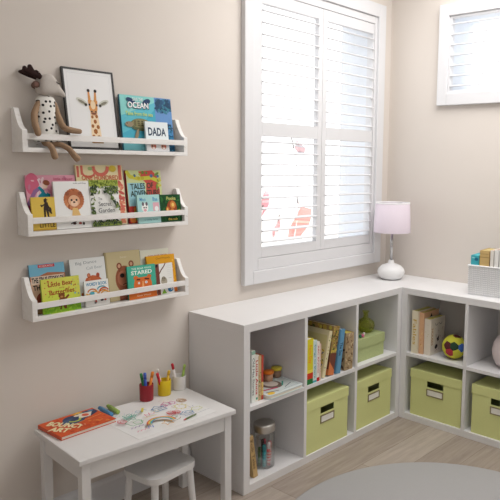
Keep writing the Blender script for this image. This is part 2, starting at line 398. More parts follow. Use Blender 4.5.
# ------------------------------------------------------------------ storage boxes
def storage_box():
    r = thing('storage_box', '', 'storage box')
    w, d, h = 0.333, 0.34, 0.268; g = GREENBOX; s = 0.004; lip = 0.05
    sx0, sx1, sz0, sz1 = 0.112, 0.215, 0.181, 0.2155
    b = MB(); b.box((0.004, 0.003, 0), (w - .004, d - .003, s), g); b.box((0.004, 0.006, s), (0.008, d - .006, h - .006), g)
    b.box((w - .008, 0.006, s), (w - .004, d - .006, h - .006), g); b.box((.004, d - .006, s), (w - .004, d - .003, h - .006), g)
    b.box((.004, .003, s), (w - .004, .006, sz0), g); b.box((.004, .003, sz1), (w - .004, .006, h - .006), g)
    b.box((.004, .003, sz0), (sx0, .006, sz1), g); b.box((sx1, .003, sz0), (w - .004, .006, sz1), g)
    b.build('body', r)
    b = MB(); b.box((0, 0, h - .0035), (w, d, h), g); b.box((0, 0, h - lip), (w, .002, h - .0035), g); b.box((0, d - .002, h - lip), (w, d, h - .0035), g)
    b.box((0, .002, h - lip), (.002, d - .002, h - .0035), g); b.box((w - .002, .002, h - lip), (w, d - .002, h - .0035), g)
    b.build('lid', r, 0.001)
    b = MB(); z0, z1 = 0.131, 0.173; f = 0.006
    m = mat((150, 140, 112), 0.4, 0.05, 60, metal=0.6)
    ring(b, sx0 - .002, sx1 + .002, z0, z1, sx0 - .002 + f, sx1 + .002 - f, z0 + f, z1 - f, -0.0008, 0.0028, m)
    fr = b.build('label_frame', r, 0.0006); 
    bx('label_card', (sx0 - .002 + f, 0.0008, z0 + f), (sx1 + .002 - f, 0.0026, z1 - f), mat((236, 234, 226), .8), fr)['label'] = 'blank white card in the metal frame'
    return r
spots = [((0.4108, -0.378, T + .0006), 0, 'lime green lidded storage box under the middle column of upright books'),
         ((0.8105, -0.376, T + .0006), 0, 'lime green lidded storage box under the small sage box, nearest the corner'),
         ((W + .010, -0.450, T + .0006), -PI / 2, 'lime green lidded storage box below the colourful ball'),
         ((W + .010, -0.840, T + .0006), -PI / 2, 'lime green lidded storage box below the round white vase, cut by the right edge')]
sb0 = storage_box()
for i, (l, rz, lab) in enumerate(spots):
    o = sb0 if i == 0 else copy_tree(sb0)
    o.location = l; o.rotation_euler = (0, 0, rz); tag(o, lab, 'storage box', 'lime green storage boxes')
r = thing('storage_box', 'smaller sage green lidded box carrying the lime glass bottle', 'storage box', (0.828, -0.345, ZT + .0006))
bx('body', (0.004, 0.004, 0), (.276, .236, .085), SAGEBOX, r); b = MB(); b.box((0, 0, .074), (.28, .002, .126), SAGEBOX); b.box((0, .002, .086), (.28, .24, .126), SAGEBOX)
b.build('lid', r, 0.001)
SBZ = ZT + .0006 + .126

# lime glass bottle + tiny toy
r = tag(thing('glass_bottle', 'lime green round glass bottle with flared neck on the sage box', 'bottle', (1.034, -0.262, SBZ + .0006)), None, None)
b = MB(); b.lathe([(0, 0), (.03, 0), (.046, .014), (.053, .036), (.048, .058), (.030, .073), (.0165, .082), (.0135, .098), (.0155, .112), (.021, .12), (.018, .12), (.0125, .11), (.011, .098), (.013, .084), (.027, .071), (.045, .056), (.05, .036), (.043, .016), (.028, .004), (0, .004)], LIMEGLASS, n=48)
b.build('bottle_body', r)
r = thing('toy_figure', 'tiny pink toy with a white face at the left on the sage box', 'toy', (0.926, -0.325, SBZ + .0004))
b = MB(); b.ball((0, 0, .011), (.011, .009, .011), mat((228, 120, 160), .6)); b.build('body', r)
b = MB(); b.ball((.003, -.005, .022), (.008, .007, .0075), mat((240, 226, 224), .6)); b.build('head', r)
b = MB(); b.ball((-.02, .002, .010), (.009, .008, .010), mat((60, 120, 84), .6)); b.build('leaf_green_base', r)

# ------------------------------------------------------------------ books in the cubes
def spine_text(s, col, bold=.6, h=.72, v=.5, thick=.55):
    return lambda a: a.text(s, .5, v, h * a.h / a.w, thick * a.w / a.h, col, bold, rot=-PI / 2)
def up(label, group, x, y, z, th, h, depth, col, lean=0, **k):
    """spine facing -Y: local -x points to -Y, thickness runs to -X"""
    return book(label, group, depth, h, th, col, loc=(x, y, z), rz=PI / 2, lean=lean, **k)
# (local +y -> -X, so a book whose spine spans x0..x1 has its origin at x1; leaning right = negative lean)
G1 = 'books in the upper left cube'
up('white picture book with pale teal top and black spine lettering, leftmost in its cube', G1, .097, -.352, ZT, .022, .238, .19, (232, 236, 230),
   spine=lambda a: (a.rect(0, .93, 1, 1, (150, 190, 170)), spine_text('Old Hat Stories', (40, 50, 56), .3)(a)))
up('white book with big red spine lettering beside the white teal-topped book', G1, .1155, -.352, ZT, .0175, .214, .18, (238, 232, 222),
   spine=lambda a: (spine_text('Little Anna', (190, 40, 44), 1.2, .74, .52, .74)(a), a.rect(.2, .04, .8, .09, (70, 160, 130))))
up('tan book with small faded spine pictures between white and red books', G1, .1335, -.352, ZT, .017, .208, .18, (204, 176, 128),
   spine=lambda a: a.dots(14, .2, .05, .8, .95, .003, [(120, 140, 90), (190, 120, 80), (226, 206, 160)]))
up('thin red book with pictured lower spine, nearest the activity pad', G1, .147, -.352, ZT, .012, .206, .18, (196, 76, 62),
   spine=lambda a: (a.rect(0, .1, 1, .4, (226, 196, 120)), a.dots(7, .2, .1, .8, .4, .002, [(90, 150, 110), (200, 90, 60)])))
# activity pad lying flat
r = tag(thing('activity_pad', 'flat white activity pad with printed pencils, lying on the upper left shelf', 'pad', (.151, -.386, ZT + .0005)), None, None)
def rounded(x0, y0, x1, y1, rad, n=6):
    q = []
    for cx, cy, a0 in ((x1 - rad, y0 + rad, -PI/2), (x1 - rad, y1 - rad, 0), (x0 + rad, y1 - rad, PI/2), (x0 + rad, y0 + rad, PI)):
        for i in range(n + 1): a = a0 + PI / 2 * i / n; q.append((cx + rad * math.cos(a), cy + rad * math.sin(a)))
    return q
b = MB(); b.prism(rounded(0, 0, .235, .2, .02), 0, .004, mat((214, 226, 226), .4), 'xy'); b.prism(rounded(0, 0, .235, .2, .02), .016, .02, mat((222, 230, 230), .4), 'xy')
a = Art(b, (0, 0, .02), (1, 0, 0), (0, 1, 0), (0, 0, 1), .235, .2)
a.poly([(u * .9 + .05, v * .9 + .05) for u, v in [(0, 0), (1, 0), (1, 1), (0, 1)]], (206, 216, 214))
a.ell(.5, .55, .22, .3, (120, 100, 90)); a.ell(.52, .58, .15, .2, (214, 206, 196))
a.line([(.15, .35), (.45, .28)], .012, (190, 48, 96)); a.line([(.62, .3), (.8, .5)], .008, (70, 160, 140)); a.line([(.6, .18), (.86, .3)], .004, (60, 70, 80))
a.line([(.1, .2), (.36, .12)], .007, (120, 110, 104)); a.ell(.14, .1, .09, .07, (236, 196, 70)); a.line([(.5, .1), (.93, .12), (.94, .8)], .002, (120, 140, 150))
b.build('cover', r); b = MB(); b.prism(rounded(.003, .003, .232, .197, .018), .004, .016, PAGES, 'xy'); b.build('pages', r)
for lab, x, y, body, lid in (('small tub with orange lid standing on the activity pad', .296, -.232, (190, 150, 120), (232, 130, 40)), ('small brown tub with yellow lid standing on the activity pad', .362, -.222, (138, 112, 92), (206, 192, 60))):
    r = thing('craft_tub', lab, 'tub', (x, y, ZT + .0214), group='craft tubs on the activity pad')
    b = MB(); b.lathe([(0, 0), (.020, 0), (.022, .003), (.024, .036), (0, .036)], mat(body, .4), n=32); b.build('tub_body', r)
    b = MB(); b.lathe([(0, .0365), (.026, .0365), (.027, .039), (.027, .047), (.025, .049), (0, .049)], mat(lid, .35), n=32); b.build('lid', r)

G2 = 'books in the upper middle cube'
up('bright yellow book with green foot, leftmost of the upright middle cube books', G2, .4585, -.377, ZT, .046, .226, .2, (222, 208, 44),
   spine=lambda a: (a.rect(0, 0, 1, .12, (40, 120, 60)), a.rect(0, .12, 1, .25, (206, 60, 40)), a.rect(0, .25, 1, .32, (240, 220, 90)), spine_text('Farm Day', (240, 140, 40), .6, .4, .66)(a)))
up('pale teal and white book with teal spine lettering beside the yellow book', G2, .4865, -.376, ZT, .027, .212, .19, (206, 226, 224),
   spine=lambda a: (spine_text('Songs to Share', (40, 130, 150), .6, .8)(a), a.rect(0, 0, 1, .05, (80, 170, 180))))
up('white book with red spine lettering and red foot in the middle cube', G2, .5075, -.376, ZT, .020, .200, .18, (240, 232, 226),
   spine=lambda a: (spine_text('ABC Rhymes', (196, 40, 50), 1, .7, .56)(a), a.rect(0, 0, 1, .1, (196, 40, 50))))
up('thin pink and cream book just left of the leaning cream book', G2, .519, -.376, ZT, .0105, .186, .17, (226, 196, 176),
   spine=lambda a: a.dots(8, .2, .1, .8, .9, .002, [(200, 110, 100), (120, 150, 110)]))
up('tall cream book with faded meadow cover leaning right', G2, .560, -.368, ZT, .022, .236, .24, (226, 216, 176), lean=-math.radians(13),
   spine=lambda a: a.dots(12, .2, .1, .8, .9, .003, [(190, 170, 90), (140, 150, 90)]),
   back=lambda a: (a.rect(.04, .1, .96, .9, (216, 208, 150)), a.leaves(30, .6, .1, .95, .6, .012, [(120, 140, 60), (200, 170, 60), (90, 110, 120), (190, 120, 70)]), a.dots(12, .6, .4, .95, .8, .004, [(220, 180, 60), (100, 120, 150)])))
up('thick brown patterned book with orange foot leaning behind the cream book', G2, .622, -.370, ZT, .045, .250, .22, (166, 136, 82), lean=-math.radians(11),
   spine=lambda a: (a.dots(50, .05, .45, .95, .99, .005, [(210, 196, 90), (120, 90, 50), (200, 170, 80), (90, 100, 50)]), a.rect(0, .12, 1, .45, (120, 70, 56)), a.poly([(0, 0), (1, 0), (1, .1), (.1, .26), (0, .28)], (216, 128, 78))),
   back=lambda a: (a.dots(60, .02, .5, .98, .98, .010, [(210, 196, 90), (120, 90, 50), (200, 170, 80), (90, 100, 50)]), a.rect(0, .1, 1, .45, (120, 70, 56)), a.rect(0, 0, 1, .12, (216, 128, 78))))
up('blue hardback with dark spine lettering leaning right in the middle cube', G2, .668, -.378, ZT, .036, .228, .2, (96, 148, 184), lean=-math.radians(9),
   spine=lambda a: (a.rect(.08, .02, .14, .98, (60, 110, 150)), spine_text('The Sea', (30, 50, 70), .8, .3, .55)(a)), spine_col=(100, 154, 190))
up('brown mottled book with a yellow top edge, rightmost of the middle cube', G2, .772, -.376, ZT, .066, .196, .18, (176, 152, 118), lean=-math.radians(3), page=mat((206, 190, 90), .8),
   spine=lambda a: a.leaves(60, .05, .02, .95, .98, .007, [(120, 92, 66), (214, 196, 160), (150, 120, 80), (96, 76, 58)]),
   back=lambda a: a.leaves(60, .05, .02, .95, .98, .014, [(120, 92, 66), (214, 196, 160), (150, 120, 80), (96, 76, 58)]))

up('tan hardback leaning left beside the glass jar in the lower left cube', None, .116, -.352, T, .026, .205, .17, (196, 164, 110), lean=math.radians(9),
   spine=lambda a: (a.text('Folk Tales', .5, .55, 5.4, .075, (90, 66, 40), .6, rot=-PI / 2), a.rect(.1, .9, .9, .915, (140, 100, 60))))

# glass jar with markers
JX, JY = 0.213, -0.292; JS = Matrix.Diagonal((1.15, 1.15, 1.08, 1))
r = thing('glass_jar', 'clear glass jar with brushed metal lid beside the tan hardback', 'jar', (JX, JY, T + .0006))
b = MB(); b.lathe([(0, 0), (.040, 0), (.043, .004), (.043, .15), (.041, .158), (.0385, .158), (.0405, .15), (.0405, .008), (.038, .005), (0, .005)], JARGLASS, JS, n=48); b.build('jar_body', r)
b = MB(); b.lathe([(0, .1605), (.043, .1605), (.0445, .163), (.0445, .190), (.0435, .194), (.040, .196), (0, .1965)], STEEL, JS, n=48); b.build('lid', r)
for lab, dx, dy, hh, c1, c2, rr in (('teal marker inside the glass jar', -.018, -.018, .105, (60, 170, 182), (40, 140, 150), .0085), ('green marker behind the teal one in the jar', -.028, .004, .09, (50, 130, 80), (40, 100, 60), .007),
        ('red and white candy-striped tube at the front of the jar', .006, -.024, .112, (206, 60, 70), (236, 220, 220), .0085), ('red-capped white tube right of the striped tube in the jar', .024, -.012, .108, (232, 212, 212), (196, 50, 64), .0085),
        ('pink tube at the back of the jar', .012, .012, .115, (214, 120, 130), (180, 60, 80), .008), ('dark purple tube near the jar centre', -.006, .004, .12, (70, 50, 66), (50, 40, 50), .007)):
    r = thing('marker', lab, 'marker', (JX + dx, JY + dy, T + .0064), group='markers in the glass jar')
    b = MB(); b.lathe([(0, 0), (rr, 0), (rr, hh * .72), (0, hh * .72)], mat(c1, .4), n=20)
    for k in range(1, 5): b.lathe([(rr + .0002, hh * (.13 * k)), (rr + .0002, hh * (.13 * k + .05))], mat(c2, .4), n=20)
    b.build('barrel', r); b = MB(); b.lathe([(0, hh * .722), (rr * 1.06, hh * .722), (rr * 1.0, hh * .97), (rr * .8, hh), (0, hh)], mat(c2, .4), n=20); b.build('cap', r)

# right cabinet books, ball, vase
G3 = 'books beside the ball'
XF = W
book('cream hardback with yellow spine lettering, leftmost beside the ball', G3, .17, .246, .040, (232, 222, 198), loc=(XF + .018, -.485, ZT), page=mat((206, 196, 120), .8),
     spine=lambda a: spine_text('Fables', (206, 170, 80), .6, .6)(a))
book('salmon hardback with dark motif between the two cream books', G3, .165, .240, .028, (222, 176, 138), loc=(XF + .03, -.5155, ZT), page=mat((196, 186, 110), .8),
     front=lambda a: a.poly([(.35, .8), (.5, .95), (.62, .8)], (50, 40, 40)), spine=lambda a: a.dots(10, .2, .1, .8, .9, .003, [(206, 150, 90), (236, 206, 150)]))
book('cream book covered in small lettering and dark shapes, next to the ball', G3, .155, .208, .042, (230, 220, 206), loc=(XF + .036, -.5605, ZT), page=mat((206, 196, 110), .8),
     front=lambda a: ([a.text(s, .12 + .0 * i, .5, .62, .10, c, .8, rot=-PI / 2) for i, (s, c) in enumerate([('HOUSES', (196, 150, 96))])], a.arc(.4, .86, .09, .06, PI, 2*PI, .003, (90, 80, 90)), a.arc(.68, .86, .09, .06, PI, 2*PI, .003, (90, 80, 90)),
                      a.poly([(.42, .42), (.6, .50), (.58, .36), (.48, .33)], (52, 46, 52)), a.ell(.40, .2, .1, .06, (52, 46, 52), .5), a.dots(40, .3, .05, .95, .75, .0025, [(180, 160, 150), (200, 190, 180), (170, 130, 120)])),
     spine=lambda a: a.dots(6, .2, .1, .8, .9, .002, [(206, 190, 150)]))
# ball
def make_ball(loc, R):
    phi = (1 + 5 ** .5) / 2
    P = [Vector(v).normalized() for v in [(0,1,phi),(0,-1,phi),(0,1,-phi),(0,-1,-phi),(1,phi,0),(-1,phi,0),(1,-phi,0),(-1,-phi,0),(phi,0,1),(phi,0,-1),(-phi,0,1),(-phi,0,-1)]]
    Hx = []
    for i in range(12):
        for j in range(i):
            for k in range(j):
                if (P[i]-P[j]).length < 1.1 and (P[j]-P[k]).length < 1.1 and (P[i]-P[k]).length < 1.1: Hx.append((P[i]+P[j]+P[k]).normalized())
    bm = bmesh.new(); bmesh.ops.create_icosphere(bm, subdivisions=6, radius=1)
    me = bpy.data.meshes.new('ball')
    pc = [(206, 204, 70)]; cols = [(214, 212, 72), (36, 64, 44), (70, 110, 190), (190, 62, 72), (92, 42, 44), (120, 130, 60)]
    for c in cols: me.materials.append(mat(c, .8, .12, 300, bump=.4, bscale=500))
    cen = [(p, 1.012) for p in P] + [(h, 1.0) for h in Hx]
    view = Vector((-.84, -.46, .27)).normalized(); R_ = Vector((.645, -.764, 0)); U_ = R_.cross(view)
    if U_.z < 0: U_ = -U_
    rot = Hx[0].rotation_difference(view).to_matrix(); rot = Matrix.Rotation(.35, 3, view) @ rot
    cid = [0] * 32
    for i, (c, wgt) in enumerate(cen):
        d = rot @ c
        if d.dot(view) < -.2: cid[i] = (0, 2, 0, 3, 0, 1)[i % 6]; continue
        x, y = d.dot(R_), d.dot(U_); g = math.degrees(math.atan2(y, x)) % 360; q = math.hypot(x, y)
        if q < .2: cid[i] = 1
        elif q < .8: cid[i] = 2 if (g < 32 or g > 332) else 5 if g < 60 else 0 if g < 135 else 4 if g < 195 else 3 if g < 260 else 0
        else: cid[i] = 4 if 60 < g < 110 else 0
    for v in bm.verts:
        s = sorted((c.dot(v.co) - (0.0 if i >= 12 else -.0), i) for i, (c, q) in enumerate(cen)); gap = s[-1][0] - s[-2][0]
        v['x'] if False else None
        v.co = rot @ (v.co.normalized() * R * (1 - .022 * math.exp(-(gap / .03) ** 2)))
    cr = [(rot @ c, i) for i, (c, q) in enumerate(cen)]
    for f in bm.faces:
        f.smooth = True; d = f.calc_center_median().normalized(); f.material_index = cid[max((c.dot(d), i) for c, i in cr)[1]]
    bm.to_mesh(me); bm.free()
    o = bpy.data.objects.new('ball', me); COL.objects.link(o); o.location = loc
    tag(o, 'small patchwork ball with yellow, dark green, red and blue panels beside the cream books', 'ball')
make_ball((1.302, -.682, ZT + .0675), .067)
r = thing('vase', 'round pinkish white vase in the upper right cube, cut by the right edge', 'vase', (1.36, -.985, ZT + .0006))
b = MB(); b.lathe([(0, 0), (.045, 0), (.07, .016), (.088, .05), (.095, .09), (.088, .13), (.068, .163), (.045, .182), (.036, .192), (.036, .204), (.04, .208), (.034, .208), (.031, .2), (.03, .19), (.06, .16), (.08, .13), (.085, .09), (.06, .02), (0, .008)], mat((226, 212, 212), .5, .03), n=56); b.build('vase_body', r)

# ------------------------------------------------------------------ lamp
r = thing('table_lamp', 'small lamp with pale pink drum shade in the corner of the shelf tops', 'lamp', (1.386, -.184, H + .0006))
b = MB(); b.lathe([(0, 0), (.046, 0), (.062, .006), (.079, .026), (.084, .045), (.079, .064), (.060, .083), (.036, .093), (.019, .098), (.017, .114), (.013, .118), (0, .118)], mat((238, 238, 238), .4, .01), n=56); b.build('base', r)
b = MB(); b.lathe([(0, .1185), (.0085, .1185), (.0085, .3), (0, .3)], CHROME, n=20); b.build('pole', r)
b = MB(); b.lathe([(.1125, .288), (.1035, .468), (.1015, .468), (.1105, .288), (.1125, .288)], mat((222, 210, 220), .9, .03, 500, bump=.1, bscale=900), n=64)
sh = b.build('lamp_shade', r)
b = MB(); b.lathe([(.1045, .462), (.1048, .4695), (.100, .4695), (.1005, .462)], mat((240, 238, 240), .6), n=64)
for k in range(3):
    a = 2 * PI * k / 3; b.tube([(0, 0, .458), (.1 * math.cos(a), .1 * math.sin(a), .463)], .0016, CHROME, n=8)
b.build('shade_ring', sh)
b = MB(); b.lathe([(0, .3005), (.012, .3005), (.012, .33), (.028, .37), (.03, .395), (.02, .418), (0, .426)], mat((244, 242, 236), .3), n=28); b.build('bulb', r)

# ------------------------------------------------------------------ woven basket with books
BW, BD, BH = .31, .20, .165
RB = Matrix.Rotation(math.radians(-81), 4, 'Z')
r = thing('woven_basket', 'white woven storage basket of books on the right cube shelf top', 'basket', (1.297, -.748, H + .0008), (0, 0, math.radians(-84)))
grey = mat((228, 229, 230), .9); strand = mat((242, 242, 242), .6, .03, 80)
b = MB(); b.box((0.004, .004, 0), (BW - .004, BD - .004, .006), grey)
for lo, hi in (((.004, .004, .006), (BW - .004, .007, BH - .01)), ((.004, BD - .007, .006), (BW - .004, BD - .004, BH - .01)), ((.004, .007, .006), (.007, BD - .007, BH - .01)), ((BW - .007, .007, .006), (BW - .004, BD - .007, BH - .01))): b.box(lo, hi, grey)
b.build('liner', r)
b = MB()
def stitch(c, ax, sgn, nrm):
    ax = Vector(ax); nrm = Vector(nrm); c = Vector(c); z = Vector((0, 0, 1))
    d = (ax * .0052 + z * sgn * .0036); n2 = d.normalized().cross(nrm) * .0034
    vs = [c - d, c + n2, c + d, c - n2]; top = [c - d * .5 + nrm * .003, c + n2 * .5 + nrm * .0034, c + d * .5 + nrm * .003, c - n2 * .5 + nrm * .0034]
    b.add(vs + top, [(4, 5, 6, 7), (0, 1, 5, 4), (1, 2, 6, 5), (2, 3, 7, 6), (3, 0, 4, 7)], strand, None, True)
for k in range(14):
    z = .010 + k * .0107
    for i in range(30):
        x = .008 + .0101 * i; sg = 1 if i % 2 else -1
        stitch((x, .0035, z), (1, 0, 0), sg, (0, -1, 0))
    for i in range(19):
        y = .008 + .0101 * i; sg = 1 if i % 2 else -1
        stitch((.0035, y, z), (0, 1, 0), sg, (-1, 0, 0))
b.build('weave', r, fix=False)
b = MB(); b.tube([(.003, .003, BH - .006), (BW - .003, .003, BH - .006), (BW - .003, BD - .003, BH - .006), (.003, BD - .003, BH - .006), (.003, .003, BH - .006)], .0052, strand); b.build('rim', r)
G4 = 'books standing in the woven basket'
def bask(label, y0, th, h, col, top, **k):
    x = 1.311 + (-.748 - y0) * .105
    book(label, G4, .15, h, th, col, loc=(x, y0 - th, H + .0075), page=top, rz=math.radians(6), **k)
bask('teal book standing leftmost in the woven basket', -.760, .045, .208, (66, 176, 190), mat((90, 190, 200), .6), spine=lambda a: (a.ell(.7, .9, .25, .04, (40, 110, 140)), a.ell(.3, .94, .18, .02, (150, 220, 226))))
bask('tan cloth-bound book beside the teal one in the basket', -.809, .052, .238, (206, 176, 118), mat((196, 176, 120), .8), spine=lambda a: (a.rect(0, .84, 1, .86, (170, 140, 84)), a.rect(0, .92, 1, .93, (170, 140, 84))))
bask('slim white book right of the tan book in the basket', -.866, .018, .242, (238, 234, 226), mat((226, 196, 176), .8))
bask('white book with a brown edge near the right frame edge', -.889, .022, .248, (240, 238, 234), mat((190, 160, 140), .8))
bask('white book with a dark spine mark, rightmost seen in the basket', -.916, .03, .248, (236, 234, 230), mat((210, 180, 150), .8), spine=lambda a: a.rect(.3, .6, .8, .85, (60, 66, 60)))
bask('plain white hardback at the hidden end of the basket', -.952, .03, .24, (232, 228, 220), PAGES)

# ------------------------------------------------------------------ wall shelves
SX0, SX1, SDP = -.763, -.062, .085
def wall_shelf(label, zb, SX0):
    r = thing('wall_shelf', label, 'shelf', (SX0, 0, zb), group='distressed white wall shelves')
    ln = SX1 - SX0; e = .018
    bx('shelf_board', (e, -SDP, 0), (ln - e, -.001, .016), DIST, r, 0.001)
    prof = [(-.001, 0), (-SDP, 0), (-SDP, .078)]
    for i in range(11):
        a = i / 10; prof.append((-SDP + .002 + (SDP - .026) * a, .080 + .076 * a ** 1.9))
    prof += [(-.020, .158), (-.001, .158)]
    for x in (0, ln - e):
        b = MB(); b.prism(prof, x, x + e, DIST, 'yz'); b.build('side_panel', r, 0.0012)
    bx('rail', (e, -SDP, .045), (ln - e, -SDP + .009, .067), DIST, r, 0.001)
    bx('back_rail', (e, -.010, .016), (ln - e, -.001, .05), DIST, r, 0.001)
    for x in (e / 2, ln - e / 2):
        pass
    return r
Z1, Z2, Z3 = 1.489, 1.186, .870
wall_shelf('top distressed white wall shelf holding the reindeer doll and giraffe print', Z1, -.777)
wall_shelf('middle distressed white wall shelf with the lion cub and garden books', Z2, -.768)
wall_shelf('bottom distressed white wall shelf with the bear picture books', Z3, -.763)
zt1, zt2, zt3 = Z1 + .0162, Z2 + .0162, Z3 + .0162

# framed giraffe print
FW, FH, FT = .215, .312, .012
ln_ = math.atan2(.05, .305)
r = thing('framed_print', 'black framed giraffe print leaning on the top wall shelf', 'picture', (-.592, -.066, zt1 + FT * math.sin(ln_) + .0004), (-ln_, 0, 0))
BLK = mat((48, 46, 46), .4, .05, 60); b = MB(); f = .007
ring(b, 0, FW, 0, FH, f, FW - f, f, FH - f, 0, FT, BLK); b.build('frame', r, 0.0008)
b = MB(); b.box((f, .003, f), (FW - f, FT - .001, FH - f), mat((236, 236, 236), .6, .005))
a = Art(b, (f, .003, f), (1, 0, 0), (0, 0, 1), (0, -1, 0), FW - 2 * f, FH - 2 * f)
a.line([(.06, .04), (.94, .04), (.94, .96), (.06, .96)], .0008, (206, 206, 208), True)
A = (214, 150, 84); Br = (160, 96, 42); Cr = (238, 214, 178)
a.poly([(.44, .10), (.66, .10), (.615, .5), (.47, .5)], Cr)
for u, v, q in ((.49, .14, .04), (.6, .13, .045), (.54, .21, .05), (.49, .28, .035), (.6, .27, .04), (.55, .34, .04), (.5, .40, .03), (.59, .41, .035)):
    a.poly([(u + q * .9 * math.cos(k * PI / 3 + u * 9), v + q * .75 * math.sin(k * PI / 3 + u * 9)) for k in range(6)], Br)
a.poly([(.44, .62), (.64, .62), (.625, .5), (.585, .43), (.5, .43), (.455, .5)], A); a.ell(.54, .45, .065, .03, (196, 140, 96)); a.ell(.54, .56, .05, .06, Cr)
a.ell(.50, .47, .02, .012, (70, 44, 34)); a.ell(.585, .47, .02, .012, (70, 44, 34)); a.ell(.54, .445, .05, .012, (120, 70, 48))
a.ell(.463, .56, .018, .016, (40, 30, 28)); a.ell(.622, .56, .018, .016, (40, 30, 28))
for u, s_ in ((.468, -1), (.588, 1)):
    a.poly([(u - .02, .62), (u + .035, .62), (u + .03 + .01 * s_, .74), (u - .005 + .01 * s_, .74)], A); a.ell(u + .014 + .012 * s_, .745, .03, .022, (44, 34, 32))
for s_ in (-1, 1):
    u = .54 + s_ * .23
    a.ell(u, .595, .12, .035, (206, 206, 196), s_ * .45); a.ell(u, .59, .08, .018, (132, 128, 112), s_ * .45); a.ell(u - s_ * .08, .555, .03, .02, (60, 54, 46), s_ * .4)
a.rect(.44, .055, .68, .075, (170, 130, 80))
b.build('print', r)

K1 = 'books on the top wall shelf'; K2 = 'books on the middle wall shelf'; K3 = 'books on the bottom wall shelf'
def shelf_book(label, grp, x0, x1, h, db, dt, th, zt, cover, front, **k):
    hh = h; le = math.asin((db - dt) / hh)
    return book(label, grp, x1 - x0, h, th, cover, front, loc=(x0, -db, zt), lean=le, **k)
def ocean(a):
    a.rect(0, 0, .66, 1, (96, 190, 206)); a.rect(.66, 0, 1, 1, (104, 150, 204))
    a.poly([(0, .62), (.3, .75), (.66, .9), (.66, 1), (0, 1)], (140, 212, 208)); a.poly([(0, .3), (.4, .5), (.66, .78), (.66, .55), (.3, .2), (0, .12)], (72, 172, 196))
    a.rect(0, 0, .66, .17, (120, 188, 196)); a.rect(.68, .76, 1, .97, (38, 84, 122)); a.leaves(40, .69, .74, .99, .97, .012, [(30, 70, 100), (60, 130, 150), (50, 100, 140)])
    a.rect(.72, 0, 1, .2, (28, 84, 112)); a.leaves(60, .8, .02, .99, .5, .012, [(30, 90, 130), (50, 130, 170), (26, 70, 100), (70, 140, 190)])
    a.ell(.2, .9, .09, .045, (30, 60, 100), -.4); a.ell(.5, .9, .08, .05, (30, 60, 100), .4)
    a.text('SAVE THE', .33, .93, .2, .06, (236, 240, 240), 1); a.text('OCEAN', .33, .82, .42, .12, (24, 50, 84), 3); a.text('OCEAN', .33, .825, .40, .11, (246, 248, 248), 1.4)
    a.text('Tales from the sea', .34, .67, .52, .07, (206, 214, 96), .6)
    B = (120, 104, 84); a.ell(.35, .47, .2, .115, (96, 104, 72), .0); a.ell(.36, .495, .18, .085, (140, 134, 92))
    for i in range(12): a.ell(.24 + .07 * (i % 4), .46 + .035 * (i // 4), .025, .012, (88, 84, 56))
    a.ell(.13, .47, .075, .05, (150, 136, 112)); a.ell(.09, .485, .012, .01, (30, 30, 30)); a.ell(.5, .30, .04, .13, (140, 124, 100), .3); a.ell(.26, .28, .03, .12, (150, 136, 110), -.35); a.ell(.58, .44, .07, .03, (140, 124, 100), -.3)
shelf_book('large blue ocean book with a swimming turtle and white title', K1, -.352, -.103, .228, .050, .020, .012, zt1, (40, 110, 140), ocean)
def dada(a):
    a.rect(0, 0, 1, 1, (232, 240, 242)); a.text('DADA', .5, .66, .78, .28, (34, 62, 88), 1.6)
    a.rect(0, 0, 1, .3, (226, 226, 228))
    for u in (.3, .75): a.ell(u, .16, .12, .1, (206, 150, 130)); a.ell(u - .05, .17, .03, .03, (50, 40, 44)); a.ell(u + .06, .17, .03, .03, (190, 60, 50)); a.ell(u, .1, .05, .03, (246, 236, 230))
shelf_book('small white DADA book in front of the ocean book', K1, -.258, -.146, .123, .0715, .057, .009, zt1, (222, 230, 232), dada)
# middle shelf
def pink(a):
    a.rect(0, 0, 1, 1, (226, 160, 178)); a.ell(.12, .84, .14, .2, (216, 106, 136)); a.arc(.05, .75, .25, .3, -1.2, .6, .012, (244, 220, 226)); a.line([(.1, .3), (.26, .78), (.34, .95)], .008, (240, 214, 220))
    a.line([(.01, .45), (.16, .70), (.24, .75)], .014, (150, 110, 160)); a.poly([(.05, .1), (.12, .1), (.17, .45), (.1, .5)], (150, 110, 160))
    a.poly([(.24, .5), (.32, .56), (.44, .56), (.47, .64), (.37, .70), (.26, .8), (.22, .77), (.29, .68), (.22, .62)], (24, 138, 160)); a.ell(.37, .81, .055, .06, (244, 214, 196)); a.ell(.40, .86, .07, .05, (140, 76, 50), -.3); a.ell(.24, .52, .02, .02, (70, 50, 70)); a.ell(.3, .45, .02, .02, (70, 50, 70))
    a.rect(0, 0, .08, .45, (150, 60, 96)); a.leaves(16, .05, .3, .95, .95, .008, [(240, 196, 206), (206, 130, 156)]); a.text('little dancer', .75, .93, .4, .05, (200, 90, 120), .4)
shelf_book('pink picture book with a child in teal clothes, far left of middle shelf', K2, -.742, -.552, .203, .040, .018, .008, zt2, (222, 150, 170), pink)
def yellow(a):
    a.rect(0, 0, 1, 1, (222, 190, 84)); D_ = (52, 40, 34)
    a.poly([(.2, .31), (.95, .33), (.93, .38), (.7, .41), (.5, .37), (.2, .36)], D_); a.poly([(.5, .38), (.58, .38), (.6, .6), (.66, .38), (.72, .38), (.72, .65), (.7, .84), (.56, .84), (.5, .65)], D_)
    a.ell(.6, .88, .07, .06, D_); a.poly([(.48, .9), (.62, .97), (.72, .9), (.6, .93)], D_); a.line([(.56, .78), (.42, .72), (.4, .76)], .005, D_); a.line([(.68, .76), (.78, .62), (.82, .5)], .006, D_); a.ell(.78, .6, .06, .09, D_)
    a.text('LITTLE', .62, .15, .66, .13, (80, 62, 40), .6); a.rect(0, 0, 1, .04, (186, 150, 60))
